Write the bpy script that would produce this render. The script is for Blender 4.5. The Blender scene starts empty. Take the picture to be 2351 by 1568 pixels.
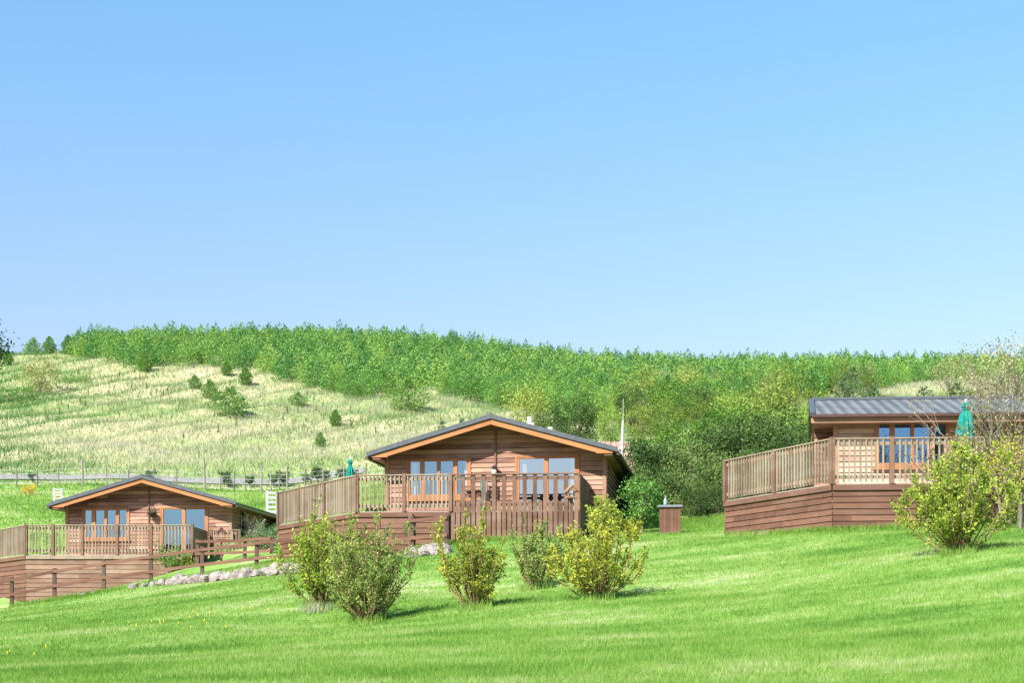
import bpy, math, random
import numpy as np
from mathutils import Vector, Matrix

random.seed(7)
RNG = np.random.default_rng(11)
SC = bpy.context.scene
COL = SC.collection
F, HX, HY = 3264.0, 1175.0, 1450.0          # lens (50 mm on 36 mm) and horizon in a 2350 px wide survey of the site


def P(px, py, d):                            # bearing and elevation seen from the viewpoint, at distance d
    return Vector(((px - HX) / F * d, d, (HY - py) / F * d))


# ------------------------------------------------------------------ materials
class NT:
    def __init__(s, name):
        s.m = bpy.data.materials.new(name)
        s.m.use_nodes = True
        s.t = s.m.node_tree
        s.t.nodes.clear()
        s.out = s.n('ShaderNodeOutputMaterial')

    def n(s, kind, **kw):
        x = s.t.nodes.new(kind)
        for k, v in kw.items():
            if k.startswith('i_'):
                x.inputs[k[2:].replace('_', ' ')].default_value = v
            else:
                setattr(x, k, v)
        return x

    def l(s, a, b):
        s.t.links.new(a, b)

    def pos(s, scale, space='Object', rot=(0, 0, 0)):
        if space == 'World':
            src = s.n('ShaderNodeNewGeometry').outputs['Position']
        else:
            src = s.n('ShaderNodeTexCoord').outputs['Object']
        mp = s.n('ShaderNodeMapping')
        mp.inputs['Scale'].default_value = scale
        mp.inputs['Rotation'].default_value = rot
        s.l(src, mp.inputs[0])
        return mp.outputs[0]

    def noise(s, vec, scale=1.0, detail=4.0, rough=0.55):
        x = s.n('ShaderNodeTexNoise')
        x.inputs['Scale'].default_value = scale
        x.inputs['Detail'].default_value = detail
        x.inputs['Roughness'].default_value = rough
        s.l(vec, x.inputs['Vector'])
        return x.outputs['Fac']

    def ramp(s, fac, stops, interp='LINEAR'):
        r = s.n('ShaderNodeValToRGB')
        e = r.color_ramp.elements
        r.color_ramp.interpolation = interp
        while len(e) < len(stops):
            e.new(0.5)
        for x, (p, c) in zip(e, stops):
            x.position = p
            x.color = (*c, 1)
        if fac is not None:
            s.l(fac, r.inputs[0])
        return r.outputs[0]

    def mix(s, fac, a, b, mode='MIX'):
        x = s.n('ShaderNodeMix', data_type='RGBA', blend_type=mode)
        for sock, v in ((x.inputs[0], fac), (x.inputs[6], a), (x.inputs[7], b)):
            if isinstance(v, (int, float)):
                sock.default_value = v
            elif isinstance(v, tuple):
                sock.default_value = (*v, 1)
            else:
                s.l(v, sock)
        return x.outputs[2]

    def math(s, op, a, b=None, clamp=False):
        x = s.n('ShaderNodeMath', operation=op, use_clamp=clamp)
        for sock, v in ((x.inputs[0], a), (x.inputs[1], b)):
            if v is None:
                continue
            if isinstance(v, (int, float)):
                sock.default_value = v
            else:
                s.l(v, sock)
        return x.outputs[0]

    def attr(s, name):
        return s.n('ShaderNodeAttribute', attribute_name=name).outputs['Fac']

    def bsdf(s, col, rough=0.7, spec=0.3, bump=None, bumpd=0.02, metal=0.0):
        b = s.n('ShaderNodeBsdfPrincipled')
        b.inputs['Roughness'].default_value = rough
        b.inputs['Specular IOR Level'].default_value = spec
        b.inputs['Metallic'].default_value = metal
        if isinstance(col, tuple):
            b.inputs['Base Color'].default_value = (*col, 1)
        else:
            s.l(col, b.inputs['Base Color'])
        if bump is not None:
            bp = s.n('ShaderNodeBump')
            bp.inputs['Distance'].default_value = bumpd
            bp.inputs['Strength'].default_value = 0.8
            s.l(bump, bp.inputs['Height'])
            s.l(bp.outputs[0], b.inputs['Normal'])
        s.l(b.outputs[0], s.out.inputs[0])
        return b


def mat_wood(name, dark, light, grain=(0.6, 12, 25), weather=None, rough=0.75):
    t = NT(name)
    g = t.noise(t.pos(grain), 1.0, 5, 0.6)
    blot = t.noise(t.pos((0.9, 0.9, 1.4)), 1.0, 3)
    streak = t.noise(t.pos((1.1, 5, 7) if grain[2] > grain[0] else (7, 7, 1.1)), 1.0, 4, 0.65)
    tone = t.attr('tone')
    f = t.math('ADD', t.math('MULTIPLY', g, 0.5), t.math('MULTIPLY', tone, 0.62))
    f = t.math('ADD', f, t.math('MULTIPLY', t.math('SUBTRACT', blot, 0.5), 0.8))
    f = t.math('ADD', f, t.math('MULTIPLY', t.math('SUBTRACT', streak, 0.5), 0.9))
    c = t.ramp(f, [(0.1, dark), (0.95, light)])
    if weather:
        w = t.noise(t.pos((0.7, 0.7, 2.2)), 1.0, 4)
        w = t.ramp(w, [(0.5, (0, 0, 0)), (0.72, (1, 1, 1))])
        c = t.mix(t.math('MULTIPLY', w, 0.55), c, weather)
    t.bsdf(c, rough, 0.25, g, 0.004)
    return t.m


def mat_plain(name, col, rough=0.6, spec=0.3, var=0.25, scale=6.0, bump=0.0, metal=0.0):
    t = NT(name)
    n = t.noise(t.pos((1, 1, 1)), scale, 4)
    lo = tuple(c * (1 - var) for c in col)
    hi = tuple(min(0.9, c * (1 + var)) for c in col)
    t.bsdf(t.ramp(n, [(0.25, lo), (0.75, hi)]), rough, spec, n if bump else None, bump, metal)
    return t.m


def mat_leaf(name, cols, trans=0.35, rnd=0.35, use_attr_rnd=False, gloss=0.015):
    """cols: dark, mid, light; tone is a per-leaf attribute, rnd a per-plant offset."""
    t = NT(name)
    r = t.attr('rnd') if use_attr_rnd else t.n('ShaderNodeObjectInfo').outputs['Random']
    f = t.math('ADD', t.attr('tone'), t.math('MULTIPLY', t.math('SUBTRACT', r, 0.5), rnd))
    c = t.ramp(f, [(0.05, cols[0]), (0.5, cols[1]), (0.95, cols[2])])
    d = t.n('ShaderNodeBsdfDiffuse')
    tr = t.n('ShaderNodeBsdfTranslucent')
    gl = t.n('ShaderNodeBsdfGlossy')
    gl.inputs['Roughness'].default_value = 0.75
    t.l(c, d.inputs[0])
    t.l(t.mix(1.0, c, (1.0, 1.0, 0.6), 'MULTIPLY'), tr.inputs[0])
    m1 = t.n('ShaderNodeMixShader')
    m1.inputs[0].default_value = trans
    t.l(d.outputs[0], m1.inputs[1]); t.l(tr.outputs[0], m1.inputs[2])
    m2 = t.n('ShaderNodeMixShader')
    m2.inputs[0].default_value = gloss
    t.l(m1.outputs[0], m2.inputs[1]); t.l(gl.outputs[0], m2.inputs[2])
    t.l(m2.outputs[0], t.out.inputs[0])
    return t.m


def lawn_colour(t):
    """mown grass: stripes of the mower, soft patches, clover and dry tips - shared by turf and blades"""
    big = t.noise(t.pos((0.16, 0.22, 0), 'World'), 1.0, 4)
    stripe = t.noise(t.pos((0.3, 0.95, 0), 'World', (0, 0, math.radians(12))), 1.0, 4, 0.6)
    fine = t.noise(t.pos((2.2, 4.2, 0), 'World', (0, 0, math.radians(12))), 1.0, 4, 0.65)
    f = t.math('ADD', t.math('MULTIPLY', big, 0.75), t.math('MULTIPLY', stripe, 0.7))
    f = t.math('ADD', f, t.math('MULTIPLY', fine, 0.62))
    f = t.math('SUBTRACT', f, 0.52)
    c = t.ramp(f, [(0.33, LAWN[0]), (0.46, LAWN[1]), (0.57, LAWN[2]), (0.70, LAWN[3])])
    return c


LAWN = [(0.095, 0.205, 0.034), (0.16, 0.295, 0.054), (0.225, 0.35, 0.085), (0.37, 0.425, 0.205)]


def mat_lawn():
    t = NT('mown_grass_turf')
    c = lawn_colour(t)
    n = t.noise(t.pos((9, 30, 0), 'World'), 1.0, 3)
    c = t.mix(0.75, c, t.ramp(n, [(0.3, (0.5, 0.5, 0.5)), (0.75, (1.25, 1.2, 1.2))]), 'MULTIPLY')
    t.bsdf(c, 0.9, 0.1, n, 0.03)
    return t.m


def mat_blade():
    t = NT('grass_blade')
    c = lawn_colour(t)
    v = t.attr('tone')
    c = t.mix(1.0, c, t.ramp(v, [(0.0, (0.75, 0.8, 0.7)), (0.6, (1.1, 1.1, 1.0)), (1.0, (1.7, 1.35, 1.5))]), 'MULTIPLY')
    d = t.n('ShaderNodeBsdfDiffuse'); tr = t.n('ShaderNodeBsdfTranslucent'); mx = t.n('ShaderNodeMixShader')
    mx.inputs[0].default_value = 0.4
    t.l(c, d.inputs[0]); t.l(c, tr.inputs[0])
    t.l(d.outputs[0], mx.inputs[1]); t.l(tr.outputs[0], mx.inputs[2]); t.l(mx.outputs[0], t.out.inputs[0])
    return t.m


def mat_hill():
    t = NT('rough_hill_grass')
    a = t.noise(t.pos((0.045, 0.06, 0.06), 'World'), 1.0, 5, 0.6)
    b = t.noise(t.pos((0.6, 0.6, 0.6), 'World'), 1.0, 4, 0.65)
    f = t.math('ADD', t.math('MULTIPLY', a, 0.7), t.math('MULTIPLY', b, 0.5))
    c = t.ramp(f, [(0.38, (0.10, 0.20, 0.06)), (0.52, (0.24, 0.29, 0.11)), (0.64, (0.40, 0.37, 0.2)), (0.8, (0.5, 0.43, 0.28))])
    t.bsdf(c, 0.95, 0.05, b, 0.2)
    return t.m


def mat_tuft():
    t = NT('hill_grass_blade')
    c = t.ramp(t.attr('tone'), [(0.0, (0.075, 0.18, 0.05)), (0.35, (0.165, 0.265, 0.10)), (0.55, (0.285, 0.335, 0.17)), (0.8, (0.38, 0.38, 0.26)), (1.0, (0.465, 0.44, 0.345))])
    d = t.n('ShaderNodeBsdfDiffuse'); tr = t.n('ShaderNodeBsdfTranslucent'); mx = t.n('ShaderNodeMixShader')
    mx.inputs[0].default_value = 0.3
    t.l(c, d.inputs[0]); t.l(c, tr.inputs[0])
    t.l(d.outputs[0], mx.inputs[1]); t.l(tr.outputs[0], mx.inputs[2]); t.l(mx.outputs[0], t.out.inputs[0])
    return t.m


def mat_glass(name, refl, tint, trans=0.6):
    t = NT(name)
    g = t.n('ShaderNodeBsdfGlossy'); g.inputs[0].default_value = (*tint, 1); g.inputs['Roughness'].default_value = 0.02
    r = t.n('ShaderNodeBsdfTransparent'); r.inputs[0].default_value = (trans, trans, trans, 1)
    n = t.noise(t.pos((0.8, 0.8, 0.8)), 1.0, 2)
    bp = t.n('ShaderNodeBump'); bp.inputs['Distance'].default_value = 0.01; bp.inputs['Strength'].default_value = 0.3
    t.l(n, bp.inputs['Height']); t.l(bp.outputs[0], g.inputs['Normal'])
    mx = t.n('ShaderNodeMixShader'); mx.inputs[0].default_value = refl
    t.l(r.outputs[0], mx.inputs[1]); t.l(g.outputs[0], mx.inputs[2]); t.l(mx.outputs[0], t.out.inputs[0])
    return t.m


def mat_roof():
    t = NT('dark_tile_roof')
    w = t.n('ShaderNodeTexWave', wave_type='BANDS', bands_direction='X')
    w.inputs['Scale'].default_value = 1.05
    w.inputs['Distortion'].default_value = 0.15
    t.l(t.pos((1, 1, 1)), w.inputs['Vector'])
    w2 = t.n('ShaderNodeTexWave', wave_type='BANDS', bands_direction='Y', wave_profile='SAW')
    w2.inputs['Scale'].default_value = 0.9
    t.l(t.pos((1, 1, 1)), w2.inputs['Vector'])
    h = t.math('ADD', w.outputs['Fac'], t.math('MULTIPLY', w2.outputs['Fac'], 0.8))
    n = t.noise(t.pos((1.2, 1.2, 1.2)), 2.0, 5)
    c = t.ramp(t.math('ADD', t.math('MULTIPLY', n, 0.7), t.math('MULTIPLY', w.outputs['Fac'], 0.3)), [(0.25, (0.06, 0.066, 0.072)), (0.75, (0.15, 0.158, 0.165))])
    t.bsdf(c, 0.6, 0.3, h, 0.05)
    return t.m


M = {}


def make_materials():
    M['lawn'] = mat_lawn(); M['blade'] = mat_blade(); M['hill'] = mat_hill(); M['tuft'] = mat_tuft()
    M['clad'] = mat_wood('stained_cladding', (0.115, 0.05, 0.034), (0.42, 0.235, 0.16), weather=(0.36, 0.225, 0.17))
    M['clad_pale'] = mat_wood('faded_cladding', (0.27, 0.165, 0.115), (0.50, 0.345, 0.25), weather=(0.42, 0.36, 0.3))
    M['clad_side'] = M['clad']
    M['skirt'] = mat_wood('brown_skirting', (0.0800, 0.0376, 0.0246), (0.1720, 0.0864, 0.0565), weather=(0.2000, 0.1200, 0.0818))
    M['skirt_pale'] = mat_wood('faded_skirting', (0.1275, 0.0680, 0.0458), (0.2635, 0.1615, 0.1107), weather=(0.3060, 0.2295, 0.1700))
    M['board'] = mat_wood('brown_fence_board', (0.0902, 0.0459, 0.0305), (0.2050, 0.1189, 0.0824), grain=(12, 12, 0.7), weather=(0.2460, 0.1763, 0.1335))
    M['post'] = mat_wood('brown_post', (0.0984, 0.0525, 0.0366), (0.1968, 0.1148, 0.0801), grain=(14, 14, 0.8), weather=(0.2296, 0.1640, 0.1258))
    M['baluster'] = mat_wood('weathered_baluster', (0.1320, 0.0924, 0.0638), (0.3256, 0.2508, 0.1800), grain=(14, 14, 0.8), weather=(0.3168, 0.2816, 0.2332))
    M['deckfloor'] = mat_wood('weathered_deck', (0.24, 0.19, 0.16), (0.42, 0.36, 0.31))
    M['rail'] = mat_wood('dark_stained_rail', (0.0850, 0.0382, 0.0253), (0.1785, 0.0892, 0.0593), weather=(0.2040, 0.1190, 0.0830))
    M['rail_post'] = mat_wood('dark_stained_post', (0.05, 0.028, 0.022), (0.125, 0.078, 0.06), grain=(14, 14, 0.8))
    M['orange'] = mat_wood('orange_stained_trim', (0.28, 0.105, 0.036), (0.44, 0.195, 0.078), grain=(1.2, 10, 14))
    M['orange2'] = mat_wood('orange_stained_frame', (0.25, 0.10, 0.04), (0.39, 0.175, 0.075), grain=(10, 10, 2))
    M['darkwood'] = mat_wood('dark_brown_trim', (0.09, 0.045, 0.03), (0.2, 0.11, 0.08))
    M['midwood'] = mat_wood('brown_trim', (0.19, 0.10, 0.06), (0.36, 0.21, 0.14))
    M['gutter'] = mat_plain('brown_plastic_gutter', (0.085, 0.045, 0.04), 0.35, 0.5)
    M['roof'] = mat_roof()
    M['verge'] = mat_plain('grey_verge', (0.065, 0.073, 0.085), 0.5, 0.4)
    M['glass'] = mat_glass('window_glass', 0.36, (0.46, 0.76, 1.0), 0.8)
    M['glass_pale'] = mat_glass('sheer_lit_glass', 0.46, (0.72, 0.88, 1.0))
    M['glass_deep'] = mat_glass('deep_blue_glass', 0.42, (0.33, 0.66, 1.0), 0.4)
    M['curtain'] = mat_plain('white_curtain', (0.8, 0.8, 0.8), 0.9, 0.1, 0.05)
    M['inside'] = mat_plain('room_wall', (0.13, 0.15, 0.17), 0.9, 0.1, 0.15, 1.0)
    M['white'] = mat_plain('white_paint', (0.75, 0.76, 0.76), 0.6, 0.3, 0.1)
    M['black'] = mat_plain('black_metal', (0.03, 0.03, 0.035), 0.4, 0.5)
    M['lampglass'] = mat_plain('frosted_lamp_glass', (0.75, 0.72, 0.66), 0.3, 0.5, 0.05)
    M['stone'] = mat_plain('grey_stone', (0.25, 0.215, 0.20), 0.9, 0.15, 0.5, 4.0, 0.08)
    M['gravel'] = mat_plain('pale_gravel', (0.22, 0.21, 0.2), 0.95, 0.1, 0.25, 3.0, 0.03)
    M['render'] = mat_plain('white_render', (0.7, 0.66, 0.64), 0.9, 0.1, 0.12)
    M['pantile'] = mat_plain('pink_pantile', (0.33, 0.21, 0.165), 0.8, 0.2, 0.3, 3.0, 0.03)
    M['polepaint'] = mat_plain('dull_white_paint', (0.5, 0.5, 0.48), 0.7, 0.2, 0.15)
    M['wire'] = mat_plain('galvanised_wire', (0.4, 0.4, 0.4), 0.5, 0.4)
    M['fpost'] = mat_wood('grey_fence_stake', (0.10, 0.09, 0.075), (0.26, 0.23, 0.19), grain=(14, 14, 1))
    M['canvas'] = mat_plain('green_canvas', (0.015, 0.2, 0.165), 0.85, 0.1, 0.3, 8.0)
    M['canvas_dark'] = mat_plain('dark_green_canvas', (0.012, 0.14, 0.12), 0.85, 0.1, 0.3, 8.0)
    M['rattan'] = mat_plain('dark_rattan', (0.04, 0.03, 0.028), 0.7, 0.2, 0.4, 40.0)
    M['lid'] = mat_plain('grey_lid', (0.15, 0.17, 0.2), 0.5, 0.4)
    M['bottle'] = mat_plain('pale_green_glass', (0.22, 0.36, 0.31), 0.2, 0.6)
    M['bark'] = mat_wood('bark', (0.07, 0.055, 0.04), (0.2, 0.17, 0.135), grain=(8, 8, 2))
    M['stem'] = mat_wood('brown_stem', (0.10, 0.07, 0.035), (0.24, 0.17, 0.09), grain=(10, 10, 2))
    M['conifer'] = mat_leaf('larch_needles', [(0.055, 0.175, 0.05), (0.145, 0.33, 0.075), (0.29, 0.44, 0.09)], 0.34, 0.8)
    M['conifer_far'] = mat_leaf('larch_needles_far', [(0.06, 0.18, 0.06), (0.145, 0.32, 0.08), (0.28, 0.42, 0.095)], 0.34, 0.8, True)
    M['sapling'] = mat_leaf('spruce_needles', [(0.06, 0.15, 0.035), (0.125, 0.27, 0.055), (0.22, 0.36, 0.075)], 0.36, 0.4)
    M['pine'] = mat_leaf('dark_pine_needles', [(0.035, 0.075, 0.03), (0.085, 0.15, 0.065), (0.17, 0.25, 0.12)], 0.3, 0.35)
    M['thicket'] = mat_leaf('dark_thicket_leaves', [(0.032, 0.075, 0.018), (0.095, 0.17, 0.04), (0.22, 0.285, 0.08)], 0.32, 0.7)
    M['broad'] = mat_leaf('green_broad_leaves', [(0.055, 0.145, 0.02), (0.145, 0.275, 0.042), (0.29, 0.39, 0.08)], 0.38, 0.85)
    M['willow'] = mat_leaf('yellow_green_leaves', [(0.09, 0.155, 0.025), (0.215, 0.295, 0.055), (0.38, 0.42, 0.11)], 0.38, 0.8)
    M['budding'] = mat_leaf('tan_spring_buds', [(0.12, 0.12, 0.05), (0.26, 0.25, 0.115), (0.45, 0.42, 0.23)], 0.34, 0.7)
    M['shrub'] = mat_leaf('shrub_leaves', [(0.10, 0.18, 0.02), (0.26, 0.36, 0.045), (0.5, 0.54, 0.09)], 0.42, 0.15)
    M['shrub_grey'] = mat_leaf('grey_green_shrub_leaves', [(0.10, 0.165, 0.035), (0.25, 0.33, 0.075), (0.46, 0.5, 0.17)], 0.42, 0.15)
    M['shrub_gold'] = mat_leaf('golden_shrub_leaves', [(0.12, 0.165, 0.02), (0.32, 0.37, 0.045), (0.58, 0.56, 0.08)], 0.42, 0.15)
    M['laurel'] = mat_leaf('bright_green_leaves', [(0.045, 0.14, 0.025), (0.13, 0.29, 0.055), (0.28, 0.45, 0.12)], 0.4, 0.2)
    M['silver'] = mat_leaf('silver_grey_leaves', [(0.08, 0.11, 0.06), (0.24, 0.29, 0.17), (0.46, 0.48, 0.36)], 0.4, 0.2)
    M['yellow'] = mat_leaf('yellow_green_spring_leaves', [(0.25, 0.29, 0.02), (0.52, 0.53, 0.035), (0.72, 0.64, 0.05)], 0.5, 0.2)
    M['gorse'] = mat_leaf('yellow_blossom', [(0.3, 0.2, 0.01), (0.75, 0.42, 0.01), (0.85, 0.58, 0.03)], 0.3, 0.2)
    M['scrub'] = mat_leaf('brown_scrub', [(0.14, 0.17, 0.05), (0.28, 0.3, 0.10), (0.42, 0.42, 0.18)], 0.38, 0.3)
    M['dandelion'] = mat_plain('dandelion_yellow', (0.75, 0.55, 0.03), 0.8, 0.1, 0.1)


# ------------------------------------------------------------------ mesh building
class MB:
    def __init__(s):
        s.v, s.f, s.t = [], [], []

    def poly(s, pts, tone=0.5):
        i = len(s.v)
        s.v += [tuple(p) for p in pts]
        s.f.append(tuple(range(i, i + len(pts))))
        s.t.append(tone)

    def hexa(s, a, b, tone=0.5):
        """a: four bottom points, b: the four points above them"""
        i = len(s.v)
        s.v += [tuple(p) for p in a] + [tuple(p) for p in b]
        for q in ((3, 2, 1, 0), (4, 5, 6, 7), (0, 1, 5, 4), (1, 2, 6, 5), (2, 3, 7, 6), (3, 0, 4, 7)):
            s.f.append(tuple(i + k for k in q)); s.t.append(tone)

    def box(s, c, h, u=(1, 0, 0), w=None, tone=0.5):
        """c centre, h half sizes along u (horizontal), w (horizontal, across), z"""
        c = Vector(c); u = Vector(u).normalized()
        w = Vector((-u.y, u.x, 0)) if w is None else Vector(w)
        z = Vector((0, 0, 1))
        e = [c + u * (a * h[0]) + w * (b * h[1]) - z * h[2] for a, b in ((-1, -1), (1, -1), (1, 1), (-1, 1))]
        s.hexa(e, [p + z * (2 * h[2]) for p in e], tone)

    def beam(s, a, b, hw, hh, tone=0.5, up=(0, 0, 1)):
        """a bar from a to b with half width hw across and half height hh"""
        a, b = Vector(a), Vector(b)
        d = (b - a).normalized()
        x = d.cross(Vector(up)).normalized()
        y = x.cross(d)
        q = [(-1, -1), (1, -1), (1, 1), (-1, 1)]
        s.hexa([a + x * (i * hw) + y * (j * hh) for i, j in q], [b + x * (i * hw) + y * (j * hh) for i, j in q], tone)

    def prism(s, pts, off, tone=0.5):
        """polygon pts extruded by off"""
        off = Vector(off); pts = [Vector(p) for p in pts]; n = len(pts)
        i = len(s.v)
        s.v += [tuple(p) for p in pts] + [tuple(p + off) for p in pts]
        s.f.append(tuple(range(i, i + n))); s.t.append(tone)
        s.f.append(tuple(range(i + 2 * n - 1, i + n - 1, -1))); s.t.append(tone)
        for k in range(n):
            j = (k + 1) % n
            s.f.append((i + k, i + n + k, i + n + j, i + j)); s.t.append(tone)

    def tube(s, path, radii, n=6, tone=0.5, cap=True):
        path = [Vector(p) for p in path]
        rings = []
        for k, p in enumerate(path):
            d = (path[min(k + 1, len(path) - 1)] - path[max(k - 1, 0)]).normalized()
            x = d.cross(Vector((0.31, 0.87, 0.12))).normalized()
            y = d.cross(x)
            r = radii[k] if hasattr(radii, '__len__') else radii
            i = len(s.v)
            s.v += [tuple(p + (x * math.cos(2 * math.pi * q / n) + y * math.sin(2 * math.pi * q / n)) * r) for q in range(n)]
            rings.append(i)
        for a, b in zip(rings, rings[1:]):
            for q in range(n):
                s.f.append((a + q, a + (q + 1) % n, b + (q + 1) % n, b + q)); s.t.append(tone)
        if cap:
            s.f.append(tuple(rings[-1] + q for q in range(n))); s.t.append(tone)
            s.f.append(tuple(rings[0] + n - 1 - q for q in range(n))); s.t.append(tone)

    def lathe(s, c, prof, n=14, tone=0.5):
        """prof: list of (radius, z) from bottom to top"""
        i0 = len(s.v)
        for r, z in prof:
            s.v += [(c[0] + r * math.cos(2 * math.pi * q / n), c[1] + r * math.sin(2 * math.pi * q / n), c[2] + z) for q in range(n)]
        for k in range(len(prof) - 1):
            a, b = i0 + k * n, i0 + (k + 1) * n
            for q in range(n):
                s.f.append((a + q, a + (q + 1) % n, b + (q + 1) % n, b + q)); s.t.append(tone)
        s.f.append(tuple(i0 + n - 1 - q for q in range(n))); s.t.append(tone)
        s.f.append(tuple(i0 + (len(prof) - 1) * n + q for q in range(n))); s.t.append(tone)

    def build(s, name, mat, parent=None, smooth=False, bevel=0.0):
        me = bpy.data.meshes.new(name)
        me.from_pydata(s.v, [], s.f)
        at = me.attributes.new('tone', 'FLOAT', 'FACE')
        at.data.foreach_set('value', np.array(s.t, dtype=np.float32))
        if smooth:
            me.polygons.foreach_set('use_smooth', np.ones(len(s.f), dtype=bool))
        me.update()
        return link(name, me, mat, parent, bevel)


def link(name, me, mat, parent=None, bevel=0.0):
    if mat is not None:
        me.materials.clear()
        me.materials.append(mat)
    o = bpy.data.objects.new(name, me)
    COL.objects.link(o)
    if parent is not None:
        o.parent = parent
    if bevel:
        b = o.modifiers.new('bevel', 'BEVEL'); b.width = bevel; b.segments = 1; b.limit_method = 'ANGLE'
    return o


def np_mesh(name, V, FACES, tone=None, rnd=None):
    """V (n,3), FACES (m,k); tone / rnd per face"""
    me = bpy.data.meshes.new(name)
    m, k = FACES.shape
    me.vertices.add(len(V)); me.vertices.foreach_set('co', np.ascontiguousarray(V, dtype=np.float32).ravel())
    me.loops.add(m * k); me.loops.foreach_set('vertex_index', np.ascontiguousarray(FACES, dtype=np.int32).ravel())
    me.polygons.add(m)
    me.polygons.foreach_set('loop_start', np.arange(0, m * k, k, dtype=np.int32))
    for nm, a in (('tone', tone), ('rnd', rnd)):
        if a is not None:
            at = me.attributes.new(nm, 'FLOAT', 'FACE')
            at.data.foreach_set('value', np.asarray(a, dtype=np.float32))
    me.update(calc_edges=True)
    return me


def tag(o, label, cat, group=None):
    o['label'] = label; o['category'] = cat
    if group:
        o['group'] = group
    return o


def thing(name, label, cat, loc=(0, 0, 0), rz=0.0, group=None):
    o = bpy.data.objects.new(name, None)
    o.empty_display_size = 0.2
    COL.objects.link(o)
    o.location = loc; o.rotation_euler = (0, 0, rz)
    return tag(o, label, cat, group)


def dup(o, parent=None):
    c = o.copy(); COL.objects.link(c)
    c.parent = parent
    for ch in list(o.children):
        dup(ch, c)
    return c


def struct(o, kind='structure'):
    o['kind'] = kind
    return o


# ------------------------------------------------------------------ terrain
CTRL = [  # px, py, d : heights of the ground read off the site
    (0, 1568, 14), (600, 1568, 13), (1175, 1568, 12), (1800, 1568, 11.7), (2350, 1568, 11.2),
    (0, 1480, 24), (600, 1480, 20.5), (1175, 1475, 18), (1800, 1450, 17), (2350, 1410, 16.5),
    (0, 1420, 37), (300, 1400, 33), (840, 1420, 25), (730, 1380, 29), (1090, 1400, 24.5), (1370, 1385, 24.5), (1230, 1340, 29.5),
    (1750, 1330, 25), (2190, 1275, 24), (2350, 1285, 22), (1950, 1250, 30),
    (27, 1394, 48.6), (125, 1378, 48.4), (238, 1364, 48), (346, 1338, 47.7), (464, 1321, 47.2), (589, 1303, 46.5),
    (300, 1354, 46.5), (470, 1336, 45.0), (660, 1319, 42.5), (800, 1300, 39.5), (1000, 1275, 38.5),
    (1100, 1246, 41.2), (1320, 1236, 41.5), (1480, 1228, 42), (1560, 1224, 43), (1667, 1233, 38.9), (1906, 1217, 34.5), (2150, 1212, 34), (2350, 1204, 33.5),
    (453, 1300, 51.5), (562, 1286, 50.6), (623, 1273, 49.6), (60, 1386, 53), (283, 1343, 53), (441, 1310, 53),
    (-120, 1330, 60), (0, 1300, 62), (200, 1260, 62), (500, 1235, 62), (700, 1215, 56), (900, 1210, 52),
    (1600, 1190, 50), (1480, 1195, 50), (1800, 1160, 48), (2100, 1140, 46), (2350, 1130, 45),
    (0, 1212, 68), (120, 1205, 69), (350, 1190, 72), (0, 1132, 80), (120, 1130, 80.5), (350, 1135, 80), (560, 1145, 80),
    (0, 1113, 84), (300, 1112, 84), (620, 1125, 84), (860, 1095, 84), (1100, 1075, 84), (1400, 1030, 80), (1700, 1000, 76), (2000, 965, 80), (2350, 950, 80),
    (0, 1085, 89), (300, 1084, 89), (620, 1092, 89),
    (850, 1040, 93), (600, 1000, 105), (0, 1000, 106), (1100, 950, 115),
    (0, 905, 131), (300, 905, 131), (600, 900, 130), (720, 905, 127), (850, 917, 124), (1080, 930, 121), (1400, 955, 118),
    (0, 822, 158), (200, 813, 160), (330, 850, 146), (600, 850, 145), (1000, 860, 148), (-300, 835, 158),
    (500, 803, 172), (700, 798, 174), (1000, 811, 174), (1200, 838, 172), (1400, 860, 170), (1900, 864, 168), (2150, 885, 114), (2350, 884, 150), (2350, 866, 168), (2700, 862, 168),
    (2150, 920, 100), (1900, 905, 130), (1650, 925, 122), (-300, 1110, 84), (-300, 990, 108), (2700, 940, 85), (2700, 1120, 46), (2700, 1190, 32),
]
_pts = np.array([[*P(*c)[:]] for c in CTRL] + [
    [0, 0, -1.62], [-6, 2, -1.75], [6, 2, -1.45], [-14, 12, -1.6], [14, 10, 0.2], [0, -25, -3], [-40, -20, -5], [40, -20, -1], [-60, 30, -2], [60, 30, 5],
    [-100, 215, 32], [0, 215, 35], [100, 215, 34], [-100, 300, 24], [0, 300, 26], [100, 300, 26], [-120, 90, 8], [130, 90, 14], [-120, 160, 28], [130, 160, 29]])
_S = 60.0


def _phi(r2):
    return np.where(r2 > 1e-12, 0.5 * r2 * np.log(np.maximum(r2, 1e-12)), 0.0)


def _solve():
    X = _pts[:, :2] / _S
    n = len(X)
    K = _phi(((X[:, None] - X[None]) ** 2).sum(-1)) + np.eye(n) * 2e-4
    Q = np.hstack([np.ones((n, 1)), X])
    A = np.zeros((n + 3, n + 3)); A[:n, :n] = K; A[:n, n:] = Q; A[n:, :n] = Q.T
    return np.linalg.solve(A, np.concatenate([_pts[:, 2], np.zeros(3)]))


_W = _solve()


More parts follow.
